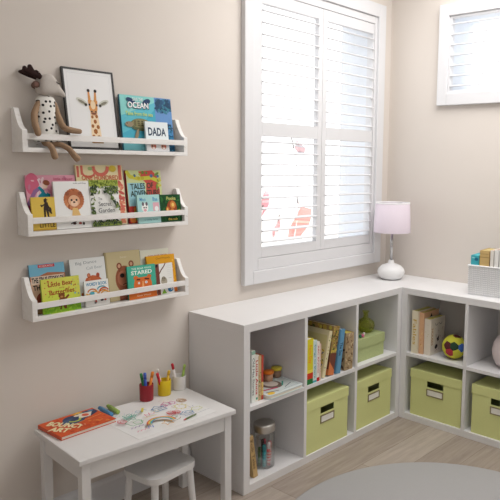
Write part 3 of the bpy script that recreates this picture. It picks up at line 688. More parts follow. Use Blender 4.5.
shelf_book('small mustard yellow book with a dark standing silhouette', K2, -.742, -.6545, .123, .070, .056, .009, zt2, (206, 172, 70), yellow)
def lion(a):
    a.rect(0, 0, 1, 1, (238, 238, 236)); a.text('little wildling', .74, .955, .36, .035, (60, 60, 60), .4)
    for i in range(26):
        q = 2 * PI * i / 26; a.ell(.54 + .2 * math.cos(q), .61 + .165 * math.sin(q), .095, .05, random.choice([(186, 110, 70), (204, 132, 88), (160, 88, 56), (216, 150, 104)]), q)
    a.ell(.54, .62, .2, .17, (176, 104, 68)); a.ell(.54, .58, .165, .125, (224, 176, 140)); a.ell(.54, .53, .1, .07, (240, 206, 178)); a.ell(.54, .555, .035, .02, (90, 50, 44))
    a.ell(.47, .6, .03, .022, (40, 30, 30)); a.ell(.61, .6, .03, .022, (40, 30, 30)); a.ell(.36, .74, .06, .045, (150, 86, 60)); a.ell(.72, .74, .06, .045, (150, 86, 60))
    a.poly([(.48, .43), (.62, .43), (.72, .22), (.44, .22)], (226, 188, 122)); a.line([(.4, .1), (.55, .14)], .004, (60, 50, 50)); a.ell(.5, .1, .05, .025, (70, 50, 46)); a.ell(.66, .1, .045, .025, (170, 70, 60)); a.ell(.76, .09, .03, .03, (60, 50, 50))
shelf_book('white book with a fluffy brown lion cub portrait', K2, -.653, -.5115, .180, .070, .046, .010, zt2, (230, 230, 226), lion)
def hundred(a):
    a.rect(0, 0, 1, 1, (234, 222, 178)); P1 = (214, 112, 96); Gp = (196, 196, 92)
    a.rect(.02, .8, .07, .98, P1); a.rect(.1, .84, .15, .99, P1); a.arc(.26, .86, .12, .05, PI, 2*PI, .008, P1); a.arc(.52, .96, .15, .12, PI, 2*PI, .014, P1); a.ell(.78, .94, .08, .055, (214, 190, 70)); a.rect(.9, .75, .97, 1, P1)
    a.ell(.3, .94, .05, .03, (170, 190, 130)); a.text('ONE HUNDRED', .5, .79, .78, .08, (204, 104, 72), 1.2); a.rect(0, .0, 1, .73, (206, 206, 112)); a.leaves(110, .02, .02, .98, .73, .008, [(150, 160, 60), (176, 180, 70), (120, 140, 50), (216, 216, 140)])
    a.rect(.84, 0, 1, .74, (236, 220, 186)); a.leaves(34, .86, .02, .98, .72, .012, [P1, (220, 140, 110), (196, 90, 80)])
shelf_book('tall cream and green patterned book standing behind the garden book', K2, -.547, -.343, .243, .046, .015, .010, zt2, (226, 200, 160), hundred)
def garden(a):
    a.rect(0, 0, 1, 1, (238, 238, 234)); a.rect(0, .86, 1, 1, (160, 174, 72)); g = [(60, 80, 50), (90, 110, 60), (40, 56, 40), (120, 140, 70)]
    a.leaves(60, 0, .84, 1, 1, .006, [(120, 140, 50), (176, 190, 90), (90, 110, 40)])
    a.leaves(45, .0, .2, .14, .85, .006, g); a.leaves(40, .3, .72, 1, .86, .007, g); a.leaves(40, .0, .72, .24, .86, .006, g); a.rect(0, 0, 1, .09, (130, 150, 66)); a.leaves(60, 0, .0, 1, .12, .007, g)
    for i in range(60):
        q = random.random(); a.leaves(1, .45 + .5 * q, .80 - .52 * q, .55 + .45 * q, .86 - .45 * q, .006, g)
    a.text('The', .3, .59, .13, .055, (80, 80, 80), .2); a.text('Secret', .45, .48, .44, .095, (60, 62, 64), .3); a.text('Garden', .49, .34, .56, .095, (60, 62, 64), .3); a.line([(.3, .25), (.8, .26)], .001, (150, 150, 150))
shelf_book('white Secret Garden book with leafy border', K2, -.510, -.3835, .184, .070, .046, .010, zt2, (226, 228, 214), garden)
def advent(a):
    a.rect(0, 0, 1, 1, (206, 216, 160)); a.rect(.02, .3, .5, .76, (158, 206, 216)); R_ = (206, 84, 74)
    a.poly([(.35, .98), (.75, 1), (.88, .9), (.94, .6), (.9, .35), (.5, .35), (.55, .75), (.42, .85)], R_); a.rect(0, 0, .7, .32, (196, 66, 56)); a.dots(24, 0, 0, .6, .32, .01, [(214, 190, 60), (176, 40, 40), (120, 160, 60), (226, 130, 60)])
    a.line([(.02, .97), (.1, .88), (.35, .84), (.7, .86), (.9, .8), (.96, .82)], .016, (206, 200, 70)); a.dots(10, .05, .85, .95, .97, .006, [(190, 180, 60), (120, 140, 60), (90, 120, 160)])
    a.text('TALES OF', .42, .70, .66, .11, (52, 70, 60), .9, .05); a.text('ADVENTURE', .5, .565, .84, .11, (52, 70, 60), .9, .03); a.leaves(12, .85, .4, 1, .95, .01, [(120, 150, 70), (206, 200, 90)])
shelf_book('red and green adventure story book with a red spine', K2, -.326, -.157, .222, .046, .015, .014, zt2, (176, 44, 48), advent)
def lblue(a):
    a.rect(0, 0, 1, 1, (172, 216, 214)); a.text('Moo', .24, .84, .26, .13, (64, 140, 190), .8); a.text('Baa', .8, .84, .22, .13, (64, 140, 190), .8)
    a.ell(.32, .55, .15, .16, (240, 240, 236)); a.ell(.24, .68, .05, .07, (110, 100, 110)); a.ell(.4, .68, .05, .07, (110, 100, 110)); a.ell(.28, .55, .03, .03, (50, 50, 60)); a.ell(.37, .55, .03, .03, (50, 50, 60)); a.ell(.32, .46, .07, .05, (226, 170, 176))
    a.rect(.68, .42, .96, .72, (226, 176, 186)); a.ell(.84, .5, .09, .09, (240, 240, 240)); a.text('a noisy farm', .55, .12, .6, .08, (80, 140, 150), .3)
shelf_book('small pale turquoise book with white animals, beside green book', K2, -.301, -.192, .120, .070, .055, .009, zt2, (150, 200, 200), lblue)
def green(a):
    a.rect(0, 0, 1, 1, (24, 74, 38)); a.leaves(40, .02, .02, .98, .98, .009, [(32, 96, 46), (20, 60, 34), (44, 110, 50)])
    a.text('Pooka', .54, .86, .44, .13, (206, 206, 120), 1); a.ell(.55, .5, .24, .3, (150, 70, 36)); a.ell(.6, .62, .14, .14, (206, 130, 60)); a.ell(.6, .62, .06, .07, (236, 200, 110)); a.ell(.34, .46, .09, .1, (196, 110, 50)); a.ell(.55, .38, .1, .1, (206, 130, 56)); a.ell(.33, .46, .04, .05, (236, 200, 110)); a.ell(.9, .4, .06, .05, (170, 170, 60)); a.text('the cub', .55, .1, .45, .09, (216, 190, 90), .8)
shelf_book('small dark green book with orange animal at right end of middle shelf', K2, -.1905, -.083, .118, .070, .055, .009, zt2, (20, 66, 34), green)
# bottom shelf
def true_story(a):
    a.rect(0, 0, 1, 1, (214, 178, 150)); a.rect(0, .66, 1, 1, (118, 180, 206)); a.poly([(0, .66), (1, .6), (1, .78), (.8, .8), (.5, .82), (.25, .76), (0, .76)], (176, 112, 78)); a.rect(.25, .925, .72, .985, (196, 44, 52)); a.text('SCHOLASTIC', .485, .955, .4, .03, (246, 236, 232), .6)
    a.rect(.03, .6, .97, .755, (222, 200, 180)); a.text('THE TRUE STORY OF', .5, .68, .92, .11, (40, 36, 40), 2); a.text('THE 3', .25, .53, .38, .11, (40, 36, 40), 2)
    a.ell(.4, .3, .28, .15, (136, 62, 44)); a.rect(.3, .38, .56, .46, (240, 236, 230)); a.rect(.3, .42, .56, .46, (60, 44, 44)); a.ell(.45, .16, .26, .06, (236, 226, 216)); a.rect(0, 0, 1, .12, (140, 108, 70)); a.leaves(20, 0, 0, 1, .12, .01, [(110, 84, 56), (170, 134, 88)])
shelf_book('blue-topped story book with bold black title and red label at left', K3, -.742, -.606, .186, .050, .018, .008, zt3, (90, 120, 140), true_story)
def lbear(a):
    a.rect(0, 0, 1, 1, (214, 214, 92)); a.ell(.5, .3, .5, .4, (206, 218, 84)); a.rect(0, 0, 1, .26, (140, 190, 48)); R_ = (156, 54, 34)
    a.text('Little Bear', .5, .83, .66, .13, R_, 1.2, .02); a.text('and the', .52, .71, .14, .04, R_, .4); a.text('Butterflies', .52, .60, .66, .14, R_, 1.2, .02)
    B = (126, 74, 34); a.ell(.52, .32, .1, .13, B); a.ell(.5, .47, .085, .075, B); a.ell(.44, .53, .03, .03, B); a.ell(.56, .53, .03, .03, B); a.line([(.58, .36), (.68, .46)], .008, B); a.ell(.46, .16, .05, .08, B); a.ell(.58, .16, .05, .08, B); a.ell(.5, .44, .04, .03, (186, 134, 80))
    a.dots(16, .04, .3, .3, .95, .0022, [(170, 90, 40), (196, 60, 50), (150, 150, 40)]); a.dots(14, .7, .3, .97, .95, .0022, [(170, 90, 40), (196, 60, 50), (90, 150, 150)]); a.ell(.86, .5, .03, .03, (130, 180, 170)); a.leaves(30, 0, 0, 1, .22, .008, [(120, 176, 40), (160, 206, 60)])
shelf_book('lime green Little Bear and butterflies book in front', K3, -.716, -.566, .131, .0715, .056, .009, zt3, (150, 170, 60), lbear)
def dance(a):
    a.rect(0, 0, 1, 1, (226, 228, 226)); a.text('Big Dance', .46, .90, .6, .075, (120, 132, 136), -.3, .03); a.text('Call Bear', .68, .79, .46, .06, (150, 160, 164), -.3, .03)
    B = (196, 104, 62); a.poly([(.3, 0), (.62, 0), (.62, .4), (.86, .4), (.86, .52), (.78, .6), (.6, .63), (.42, .58), (.3, .4)], B); a.ell(.5, .63, .05, .05, (170, 76, 50)); a.ell(.76, .62, .05, .05, (170, 76, 50)); a.ell(.5, .63, .03, .03, (206, 130, 90)); a.ell(.84, .5, .04, .03, (60, 40, 36)); a.rect(.38, 0, .56, .25, (176, 86, 56)); a.leaves(18, .3, .1, .6, .55, .012, [(206, 120, 76), (180, 90, 54)])
shelf_book('tall white book with a big rust-brown bear', K3, -.585, -.435, .190, .050, .020, .009, zt3, (216, 218, 216), dance)
def wordy(a):
    a.rect(0, 0, 1, 1, (236, 236, 232)); a.text('WORDY BOOK', .5, .86, .86, .13, (40, 134, 176), 1.4)
    cs = [(206, 120, 60), (220, 160, 70), (90, 160, 180), (190, 90, 50)]
    for i, (u, v) in enumerate(((.3, .55), (.36, .46), (.7, .62), (.78, .55), (.74, .47), (.82, .42))): a.arc(u, v, .18, .12, .2, PI - .2, .005, cs[i % 4])
    a.ell(.28, .5, .1, .08, (90, 176, 196)); a.line([(.05, .5), (.4, .36)], .006, (220, 170, 80)); a.poly([(.35, .18), (.42, .25), (.45, .13)], (196, 50, 44)); a.ell(.66, .2, .07, .035, (60, 50, 50)); a.ell(.8, .2, .05, .035, (196, 70, 50)); a.ell(.38, .12, .05, .025, (70, 60, 60))
shelf_book('small white WORDY BOOK overlapping the rust-brown bear book', K3, -.545, -.4415, .102, .070, .056, .009, zt3, (224, 224, 220), wordy)
def tan(a):
    a.rect(0, 0, 1, 1, (196, 182, 142)); a.rect(0, 0, .04, 1, (166, 152, 112)); a.text('bear', .52, .88, .2, .05, (214, 204, 172), .3)
    B = (150, 88, 62); a.ell(.5, .42, .27, .28, B); a.ell(.37, .7, .075, .07, (130, 72, 52)); a.ell(.72, .72, .075, .07, (130, 72, 52)); a.ell(.37, .7, .04, .04, (206, 160, 130)); a.ell(.72, .72, .04, .04, (206, 160, 130)); a.ell(.46, .44, .17, .16, (176, 112, 84)); a.ell(.43, .5, .065, .045, (40, 28, 30)); a.ell(.55, .62, .012, .01, (30, 24, 24)); a.ell(.36, .6, .012, .01, (30, 24, 24))
    a.arc(.52, .28, .1, .05, .3, 2.6, .003, (70, 40, 36)); a.ell(.6, .62, .05, .045, (236, 230, 226)); a.ell(.6, .62, .02, .018, (60, 60, 64)); a.rect(.3, 0, .8, .2, (140, 80, 58))
shelf_book('tall tan book with a round-faced brown bear', K3, -.4325, -.270, .203, .050, .018, .009, zt3, (180, 166, 126), tan)
def whiteb(a):
    a.rect(0, 0, 1, 1, (228, 230, 214)); a.text('every single season', .6, .86, .66, .04, (190, 80, 60), .6)
shelf_book('pale cream book mostly hidden behind the orange book', K3, -.262, -.118, .194, .024, .012, .008, zt3, (222, 224, 206), whiteb)
def orange(a):
    a.rect(0, 0, 1, 1, (222, 160, 36)); a.text('Owl Friends', .58, .92, .5, .05, (150, 100, 30), .2); a.dots(8, .9, .1, .98, .9, .003, [(196, 120, 30), (240, 190, 80)]); a.poly([(.8, .0), (1, 0), (1, .14), (.85, .2)], (206, 110, 40))
shelf_book('orange-yellow book at the right end of the bottom shelf', K3, -.244, -.100, .169, .056, .030, .010, zt3, (206, 146, 30), orange)
def stared(a):
    a.rect(0, 0, 1, 1, (72, 176, 150)); a.text('THE BEAR WHO', .5, .91, .7, .06, (226, 240, 230), .8); a.text('STARED', .5, .79, .74, .12, (236, 244, 236), 1.6)
    O_ = (214, 110, 50); a.poly([(.18, 0), (.86, 0), (.84, .45), (.8, .58), (.7, .64), (.34, .64), (.24, .58), (.2, .45)], O_); a.ell(.28, .64, .08, .06, O_); a.ell(.76, .64, .08, .06, O_)
    a.ell(.38, .47, .035, .035, (240, 240, 236)); a.ell(.64, .47, .05, .04, (240, 240, 236)); a.ell(.38, .47, .014, .014, (40, 50, 60)); a.ell(.64, .47, .018, .018, (70, 120, 160)); a.line([(.32, .58), (.42, .57)], .006, (90, 40, 30)); a.line([(.6, .58), (.74, .56)], .006, (90, 40, 30)); a.poly([(.48, .3), (.56, .3), (.54, .52), (.51, .52)], (236, 176, 110)); a.rect(0, 0, 1, .2, (224, 120, 54)); a.text('Anna Wood', .52, .09, .5, .05, (246, 220, 190), .6)
shelf_book('teal book with a staring orange bear and white title', K3, -.3545, -.2185, .139, .0715, .056, .009, zt3, (52, 150, 128), stared)
def owl(a):
    a.rect(0, 0, 1, 1, (234, 234, 230)); a.rect(0, 0, .2, 1, (120, 66, 56)); a.rect(0, .9, .12, 1, (40, 32, 34)); a.line([(.16, .66), (.32, .8), (.5, .92), (.58, 1)], .005, (110, 60, 52)); a.ell(.44, .42, .18, .14, (176, 168, 150)); a.ell(.42, .5, .12, .08, (150, 142, 124)); a.ell(.37, .52, .03, .02, (60, 56, 50)); a.ell(.49, .52, .03, .02, (60, 56, 50))
    a.ell(.4, .28, .06, .02, (40, 36, 36)); a.ell(.56, .29, .06, .02, (40, 36, 36)); a.rect(.72, .5, .9, .52, (200, 200, 200)); [a.line([(.68, .6 + .06 * i), (.92, .6 + .06 * i)], .0008, (196, 196, 196)) for i in range(6)]
    a.poly([(.25, .02), (.55, .02), (.4, .18)], (130, 180, 60)); a.ell(.78, .13, .16, .08, (50, 120, 170)); a.ell(.84, .14, .05, .03, (240, 240, 240)); a.ell(.84, .14, .02, .015, (40, 40, 40))
shelf_book('white book with a tree trunk and grey owl in front of orange one', K3, -.2145, -.127, .134, .070, .053, .009, zt3, (222, 222, 218), owl)

# ------------------------------------------------------------------ reindeer doll
r = thing('reindeer_doll', 'fabric reindeer doll in a spotted dress sitting on the top wall shelf', 'doll', (-.668, -.045, zt1))
def skin(name, pts, edges, rad, m, parent, levels=2, root=0):
    me = bpy.data.meshes.new(name); O = Vector((-.668, -.045, zt1))
    me.from_pydata([Vector(p) - O for p in pts], edges, []); me.materials.append(m)
    o = bpy.data.objects.new(name, me); COL.objects.link(o); o.parent = parent
    k = o.modifiers.new('skin', 'SKIN'); k.use_smooth_shade = True
    for i, d in enumerate(me.skin_vertices[0].data): d.radius = (rad[i], rad[i]) if not isinstance(rad[i], tuple) else rad[i]; d.use_root = (i == root)
    s = o.modifiers.new('sub', 'SUBSURF'); s.levels = levels; s.render_levels = levels
    return o
LINEN = mat((162, 134, 108), .95, .12, 420, bump=.35, bscale=700)
GREYL = mat((200, 193, 186), .95, .12, 420, bump=.35, bscale=700)
pts = [(-.668, -.042, 1.532), (-.668, -.042, 1.60), (-.668, -.043, 1.66), (-.668, -.044, 1.70),
       (-.697, -.046, 1.672), (-.7205, -.058, 1.625), (-.7265, -.078, 1.585), (-.7275, -.098, 1.563), (-.7275, -.103, 1.545),
       (-.637, -.046, 1.672), (-.631, -.056, 1.625), (-.622, -.082, 1.580), (-.590, -.090, 1.572), (-.556, -.092, 1.570),
       (-.684, -.052, 1.522), (-.682, -.082, 1.5195), (-.680, -.104, 1.506), (-.674, -.107, 1.482), (-.669, -.109, 1.463),
       (-.650, -.052, 1.522), (-.634, -.082, 1.5195), (-.616, -.104, 1.505), (-.598, -.107, 1.481), (-.580, -.110, 1.460)]
ed = [(0,1),(1,2),(2,3),(2,4),(4,5),(5,6),(6,7),(7,8),(2,9),(9,10),(10,11),(11,12),(12,13),(0,14),(14,15),(15,16),(16,17),(17,18),(0,19),(19,20),(20,21),(21,22),(22,23)]
rad = [.018, .022, .018, .013, .010, .0125, .0125, .0125, .011, .010, .0125, .0125, .012, .010, .011, .0105, .0115, .0125, .0135, .011, .0105, .0115, .0125, .0135]
skin('body', pts, ed, rad, LINEN, r)
O = Vector((-.668, -.045, zt1))
b = MB(); prof = [(.041, 1.528), (.0425, 1.535), (.040, 1.575), (.0365, 1.62), (.034, 1.66), (.032, 1.682), (.026, 1.692), (.014, 1.696), (0, 1.697)]
b.lathe([(q, z - zt1) for q, z in prof], DOTS, Matrix.Translation((0, .004, 0)), n=40, sx=1.08, sy=.74)
dr = b.build('dress', r); s_ = dr.modifiers.new('cloth', 'SOLIDIFY'); s_.thickness = .0015
b = MB(); secs = [(-.6975, 1.7285, .022, .022, -.045), (-.695, 1.730, .030, .028, -.045), (-.686, 1.7325, .0365, .033, -.045), (-.668, 1.7355, .039, .035, -.045), (-.652, 1.737, .038, .034, -.046), (-.640, 1.733, .0315, .030, -.048), (-.628, 1.7235, .022, .023, -.051), (-.617, 1.7125, .0145, .016, -.055), (-.608, 1.705, .0105, .011, -.058), (-.603, 1.701, .006, .007, -.060)]
vs = []; fs = []; n = 24
for x, z, rz_, ry_, y in secs:
    for j in range(n):
        q = 2 * PI * j / n; c, s_ = math.cos(q), math.sin(q); pw = .62 if x < -.645 else .85
        vs.append((x - O.x, y - O.y + ry_ * math.copysign(abs(c) ** pw, c), z - O.z + rz_ * math.copysign(abs(s_) ** pw, s_)))
for i in range(len(secs) - 1):
    for j in range(n): k = (j + 1) % n; fs.append((i*n+j, i*n+k, (i+1)*n+k, (i+1)*n+j))
fs.append(tuple(range(n))); fs.append(tuple(range((len(secs)-1)*n, len(secs)*n)))
b.add(vs, fs, GREYL, None, True); hd = b.build('head', r, subsurf=1)
b = MB(); b.tube([Vector((-.645, -.081, 1.747)) - O, Vector((-.640, -.0815, 1.742)) - O, Vector((-.634, -.0795, 1.7405)) - O, Vector((-.629, -.0765, 1.7415)) - O], .0016, mat((60, 52, 50), .8), n=8)
b.build('eyelid', hd)['label'] = 'dark stitched closed eye'
ANT = mat((46, 27, 25), .95, .15, 300)
for dy, dx in ((-.012, 0), (.016, .004)):
    P = [(-.686 + dx, -.045 + dy, 1.756), (-.704 + dx, -.045 + dy * 1.3, 1.764), (-.726 + dx, -.045 + dy * 1.6, 1.770), (-.757 + dx, -.045 + dy * 1.8, 1.778), (-.736 + dx, -.045 + dy * 1.8, 1.800), (-.712 + dx, -.045 + dy * 1.4, 1.783)]
    skin('antler', P, [(0, 1), (1, 2), (2, 3), (2, 4), (1, 5)], [.009, .0105, .011, .0055, .0075, .0065], ANT, r)
for dy, ex in ((-.010, -.7075), (.036, -.690)):
    b = MB(); b.ball((ex - O.x, dy, 1.733 - O.z), (.014, .006, .0125), mat((118, 94, 84), .95, .1, 300)); b.ball((ex - .001 - O.x, dy - .004, 1.732 - O.z), (.009, .004, .008), mat((140, 108, 98), .95, .1, 300)); b.build('ear', r)

# ------------------------------------------------------------------ play table, stool and things on the table
TR = math.radians(-3.4); TZ = .45
r = thing('play_table', 'small white play table against the wall under the shelves', 'table', (-.434, -.254, 0), (0, 0, TR))
tl, td, tt = .668, .374, .019
bx('tabletop', (-tl/2, -td/2, TZ - tt), (tl/2, td/2, TZ), TABLEW, r, 0.003)
ls = .033; ov = .014; ax, ay = tl/2 - ov, td/2 - ov; az0, az1 = TZ - tt - .066, TZ - tt
leg0 = None
for sx, sy in ((-1, -1), (1, -1), (-1, 1), (1, 1)):
    if leg0 is None: leg0 = bx('leg', (-ls/2, -ls/2, 0), (ls/2, ls/2, TZ - tt - .0002), TABLEW, r, 0.002); o = leg0
    else: o = leg0.copy(); COL.objects.link(o)
    o.location = (sx * (ax - ls/2), sy * (ay - ls/2), 0)
for sy in (-1, 1): bx('apron', (-ax + ls, sy * (ay - .013) - .008, az0), (ax - ls, sy * (ay - .013) + .008, az1 - .0003), TABLEW, r, 0.0015)
for sx in (-1, 1): bx('apron', (sx * (ax - .013) - .008, -ay + ls, az0), (sx * (ax - .013) + .008, ay - ls, az1 - .0003), TABLEW, r, 0.0015)

SZ = .268
r = thing('stool', 'small white stool with rounded seat tucked under the play table', 'stool', (-.385, -.315, 0), (0, 0, math.radians(6)))
b = MB(); b.prism(rounded(-.118, -.1, .118, .1, .045, 8), SZ - .024, SZ, TABLEW, 'xy'); b.build('seat', r, 0.006, 3)
lg = None
for sx, sy in ((-1, -1), (1, -1), (-1, 1), (1, 1)):
    b = MB(); b.tube([(sx * .104, sy * .088, 0.0), (sx * .096, sy * .08, .12), (sx * .088, sy * .072, SZ - .0245)], [.0125, .0135, .0145], TABLEW, n=20); b.build('leg', r)

ZT0 = TZ + .0004
def cup(label, x, y, rr, h, col):
    o = tag(thing('pencil_cup', label, 'cup', (x, y, ZT0), group='pencil cups on the play table'), None, None)
    b = MB(); b.lathe([(0, 0), (rr * .93, 0), (rr * .97, .003), (rr, h - .001), (rr * .985, h), (rr * .92, h), (rr * .91, h - .002), (rr * .88, .006), (0, .005)], mat(col, .35, .03), n=44); b.build('cup_body', o)
cup('red pencil cup holding green, blue and orange pens', -.297, -.098, .0295, .070, (150, 38, 48))
cup('yellow pencil cup between the red cup and the white cup', -.208, -.100, .029, .067, (222, 192, 34))
cup('white pencil cup nearest the cube shelf end', -.121, -.089, .0305, .062, (226, 222, 218))
def pen(label, x, y, dx0, dy0, X, Y, Z, rr, col, cap, captop=.78):
    """stands in the cup at (x,y): from base offset to the tip (X,Y,Z)"""
    p0 = Vector((x + dx0, y + dy0, TZ + .0085)); p1 = Vector((X, Y, Z)); d = p1 - p0; ln = d.length
    o = thing('marker_pen', label, 'pen', p0, group='pens standing in the pencil cups'); o.rotation_mode = 'QUATERNION'; o.rotation_quaternion = d.to_track_quat('Z', 'Y')
    b = MB(); b.lathe([(0, 0), (rr * .9, 0), (rr, .004), (rr, ln * captop), (0, ln * captop)], mat(col, .4), n=20); b.build('barrel', o)
    b = MB(); b.lathe([(0, ln * captop + .0002), (rr * 1.08, ln * captop + .0002), (rr * 1.08, ln - .004), (rr * .8, ln), (0, ln)], mat(cap, .4), n=20); b.build('cap', o)
pen('green pen leaning left in the red cup', -.297, -.098, .002, .010, -.3165, -.088, .568, .0058, (50, 130, 70), (60, 140, 80))
pen('blue pen in the middle of the red cup', -.297, -.098, -.006, -.008, -.307, -.102, .572, .0062, (52, 84, 176), (62, 96, 190))
pen('orange pen leaning right in the red cup', -.297, -.098, .006, 0, -.264, -.097, .566, .0062, (226, 130, 40), (232, 140, 50))
pen('red pen leaning left over the rim of the yellow cup', -.208, -.100, -.010, -.004, -.247, -.104, .556, .0058, (196, 40, 50), (206, 44, 54))
pen('thin white pen behind the red pen in the yellow cup', -.208, -.100, .0, .014, -.232, -.086, .567, .0045, (226, 222, 216), (236, 232, 228))
pen('yellow pen on the right of the yellow cup', -.208, -.100, .008, .002, -.1815, -.099, .552, .0058, (222, 180, 50), (228, 186, 54))
pen('white pen with a red cap in the white cup', -.121, -.089, -.012, -.002, -.163, -.096, .577, .0055, (232, 226, 224), (196, 40, 56))
pen('light green pen leaning right in the white cup', -.121, -.089, .008, -.002, -.091, -.091, .556, .0055, (150, 180, 80), (164, 192, 94))

# drawing paper with crayon doodles
r = tag(MB(), None, None) if False else None
b = MB(); PX0, PY0, PW, PH = -.545, -.418, .365, .232
b.box((0, 0, 0), (PW, PH, .0006), mat((231, 231, 230), .7, .01))
a = Art(b, (0, 0, .0006), (1, 0, 0), (0, 1, 0), (0, 0, 1), PW, PH)
a.fat = 1.15
def uv(x, y): return ((x - PX0) / PW, (y - PY0) / PH)
def sc(x, y, rr, col, n=14, wob=.2, wd=.0022, sy=1.0, turns=1):
    q = []
    for i in range(int(n * turns) + 1):
        g = 2 * PI * i / n; k = rr * 1.15 * (1 + wob * math.sin(5 * g + x * 90)); q.append(uv(x + k * math.cos(g), y + 1.3 * sy * k * math.sin(g)))
    a.line(q, wd, col)
R1, G1_, B1, Y1, P1, O1 = (204, 56, 66), (66, 150, 104), (58, 122, 172), (218, 200, 70), (206, 108, 166), (222, 130, 56)
sc(-.247, -.266, .018, Y1, wob=.05)
for k in range(9): g = 2 * PI * k / 9; a.line([uv(-.247 + .022 * math.cos(g), -.266 + .022 * math.sin(g)), uv(-.247 + .033 * math.cos(g), -.266 + .033 * math.sin(g))], .0022, Y1)
for q in (.006, .011, .016): sc(-.205, -.216, q, (190, 140, 80), wob=.05)
sc(-.272, -.204, .014, P1); sc(-.25, -.21, .011, P1); sc(-.292, -.214, .01, P1)
a.line([uv(-.352, -.25), uv(-.302, -.25), uv(-.302, -.218), uv(-.352, -.218)], .0026, B1, True); a.line([uv(-.356, -.218), uv(-.327, -.196), uv(-.298, -.218)], .0026, B1); a.line([uv(-.335, -.25), uv(-.335, -.232), uv(-.32, -.232), uv(-.32, -.25)], .0022, B1); a.line([uv(-.37, -.205), uv(-.375, -.19)], .002, B1)
for q in (.005, .010, .014): sc(-.322, -.306, q, R1, wob=.12); sc(-.301, -.313, q * .9, R1, wob=.12)
a.line([uv(-.335, -.335), uv(-.325, -.352), uv(-.35, -.362)], .0026, G1_); a.line([uv(-.335, -.335), uv(-.35, -.345)], .0026, G1_)
sc(-.28, -.355, .024, B1, wob=.16, sy=.6); sc(-.27, -.352, .014, B1, wob=.16, sy=.6)
sc(-.226, -.345, .02, (190, 196, 96), wob=.2, sy=.6); a.line([uv(-.235, -.32), uv(-.237, -.31)], .002, (120, 110, 160)); a.line([uv(-.222, -.32), uv(-.22, -.31)], .002, (120, 110, 160))
for k in range(9): g = .4 + k * .35; a.line([uv(-.456, -.232), uv(-.456 + .036 * math.cos(g), -.232 + .028 * math.sin(g))], .0024, (90, 170, 150))
sc(-.46, -.226, .018, (90, 170, 150), wob=.3)
for q in (.005, .010, .014): sc(-.51, -.250, q, (206, 76, 96), wob=.08)
sc(-.481, -.290, .026, G1_, wob=.14, sy=.8); sc(-.47, -.30, .016, (130, 180, 130), wob=.14, sy=.7)
a.line([uv(-.402, -.222), uv(-.378, -.19)], .008, (222, 206, 90)); a.line([uv(-.405, -.226), uv(-.402, -.222)], .004, (120, 100, 70))
a.line([uv(-.418, -.285), uv(-.412, -.252), uv(-.4, -.275), uv(-.392, -.25), uv(-.38, -.27), uv(-.372, -.262)], .0024, (216, 110, 140)); a.line([uv(-.43, -.282), uv(-.38, -.29)], .0024, Y1)
a.arc(*uv(-.360, -.262), .03, .05, 0, 5, .002, (200, 190, 110)); sc(-.414, -.213, .008, (110, 170, 190))
for i, c in enumerate(((206, 90, 70), (224, 150, 70), (222, 200, 100), (120, 180, 130), (90, 150, 190))):
    q = .056 - .0042 * i
    a.line([uv(-.409 + q * math.cos(g - .3), -.368 + q * .95 * math.sin(g - .3)) for g in [PI * (.02 + .96 * k / 16) for k in range(17)]], .0046, c)
a.line([uv(-.400 + (.012 if k % 2 else .024) * math.cos(PI / 2 + k * PI / 5), -.392 + (.011 if k % 2 else .024) * math.sin(PI / 2 + k * PI / 5)) for k in range(10)], .0022, (216, 160, 70), True)
a.line([uv(-.378, -.400), uv(-.345, -.395), uv(-.335, -.385)], .0022, (150, 120, 80))
a.line([uv(-.53 + .008 * k, -.345 + (.006 if k % 2 else -.004)) for k in range(8)], .0022, (150, 110, 170)); a.line([uv(-.53 + .008 * k, -.385 + (.006 if k % 2 else -.004)) for k in range(8)], .0022, (214, 120, 140)); a.line([uv(-.482, -.39), uv(-.472, -.37), uv(-.464, -.392), uv(-.455, -.372)], .0026, (90, 120, 190))
a.line([uv(-.29, -.405), uv(-.2, -.398)], .0014, (150, 150, 170)); a.dots(18, *uv(-.53, -.24), *uv(-.40, -.19), .0018, [(120, 140, 190), (206, 120, 150), (120, 180, 140)]); a.dots(10, *uv(-.3, -.3), *uv(-.2, -.19), .0018, [(206, 190, 90), (206, 120, 150)])
pp = b.build('drawing_paper', None, fix=False); pp.location = (PX0, PY0, TZ + .0003)
tag(pp, 'white drawing paper with bright crayon doodles and a rainbow on the table', 'drawing')

def lying(label, name, x0, y0, x1, y1, rr, col, tip, cat='crayon', z=TZ + .0004, conical=False):
    p0 = Vector((x0, y0, z + rr)); d = Vector((x1 - x0, y1 - y0, 0)); ln = d.length
    o = thing(name, label, cat, p0, group='crayons lying on the play table'); o.rotation_mode = 'QUATERNION'; o.rotation_quaternion = d.to_track_quat('Z', 'Y')
    b = MB(); b.lathe([(0, 0), (rr * .92, 0), (rr, .002), (rr, ln * .8), (0, ln * .8)], mat(col, .5), n=20); b.build('barrel', o)
    b = MB(); b.lathe([(0, ln * .8 + .0002), (rr * .95, ln * .8 + .0002), (rr * (.3 if conical else .7), ln * .97), (0, ln)], mat(tip, .5), n=20); b.build('tip', o)
lying('thick blue crayon beside the orange book', 'crayon', -.4985, -.158, -.491, -.050, .009, (86, 146, 192), (74, 134, 182), z=TZ + .0004)
lying('thick light green crayon next to the blue crayon', 'crayon', -.466, -.152, -.456, -.056, .009, (156, 184, 88), (146, 174, 80))
lying('thin green pencil with red tip lying on the drawing', 'pencil', -.262, -.388, -.335, -.402, .0032, (110, 130, 80), (196, 50, 50), 'pencil', z=TZ + .0026, conical=True)

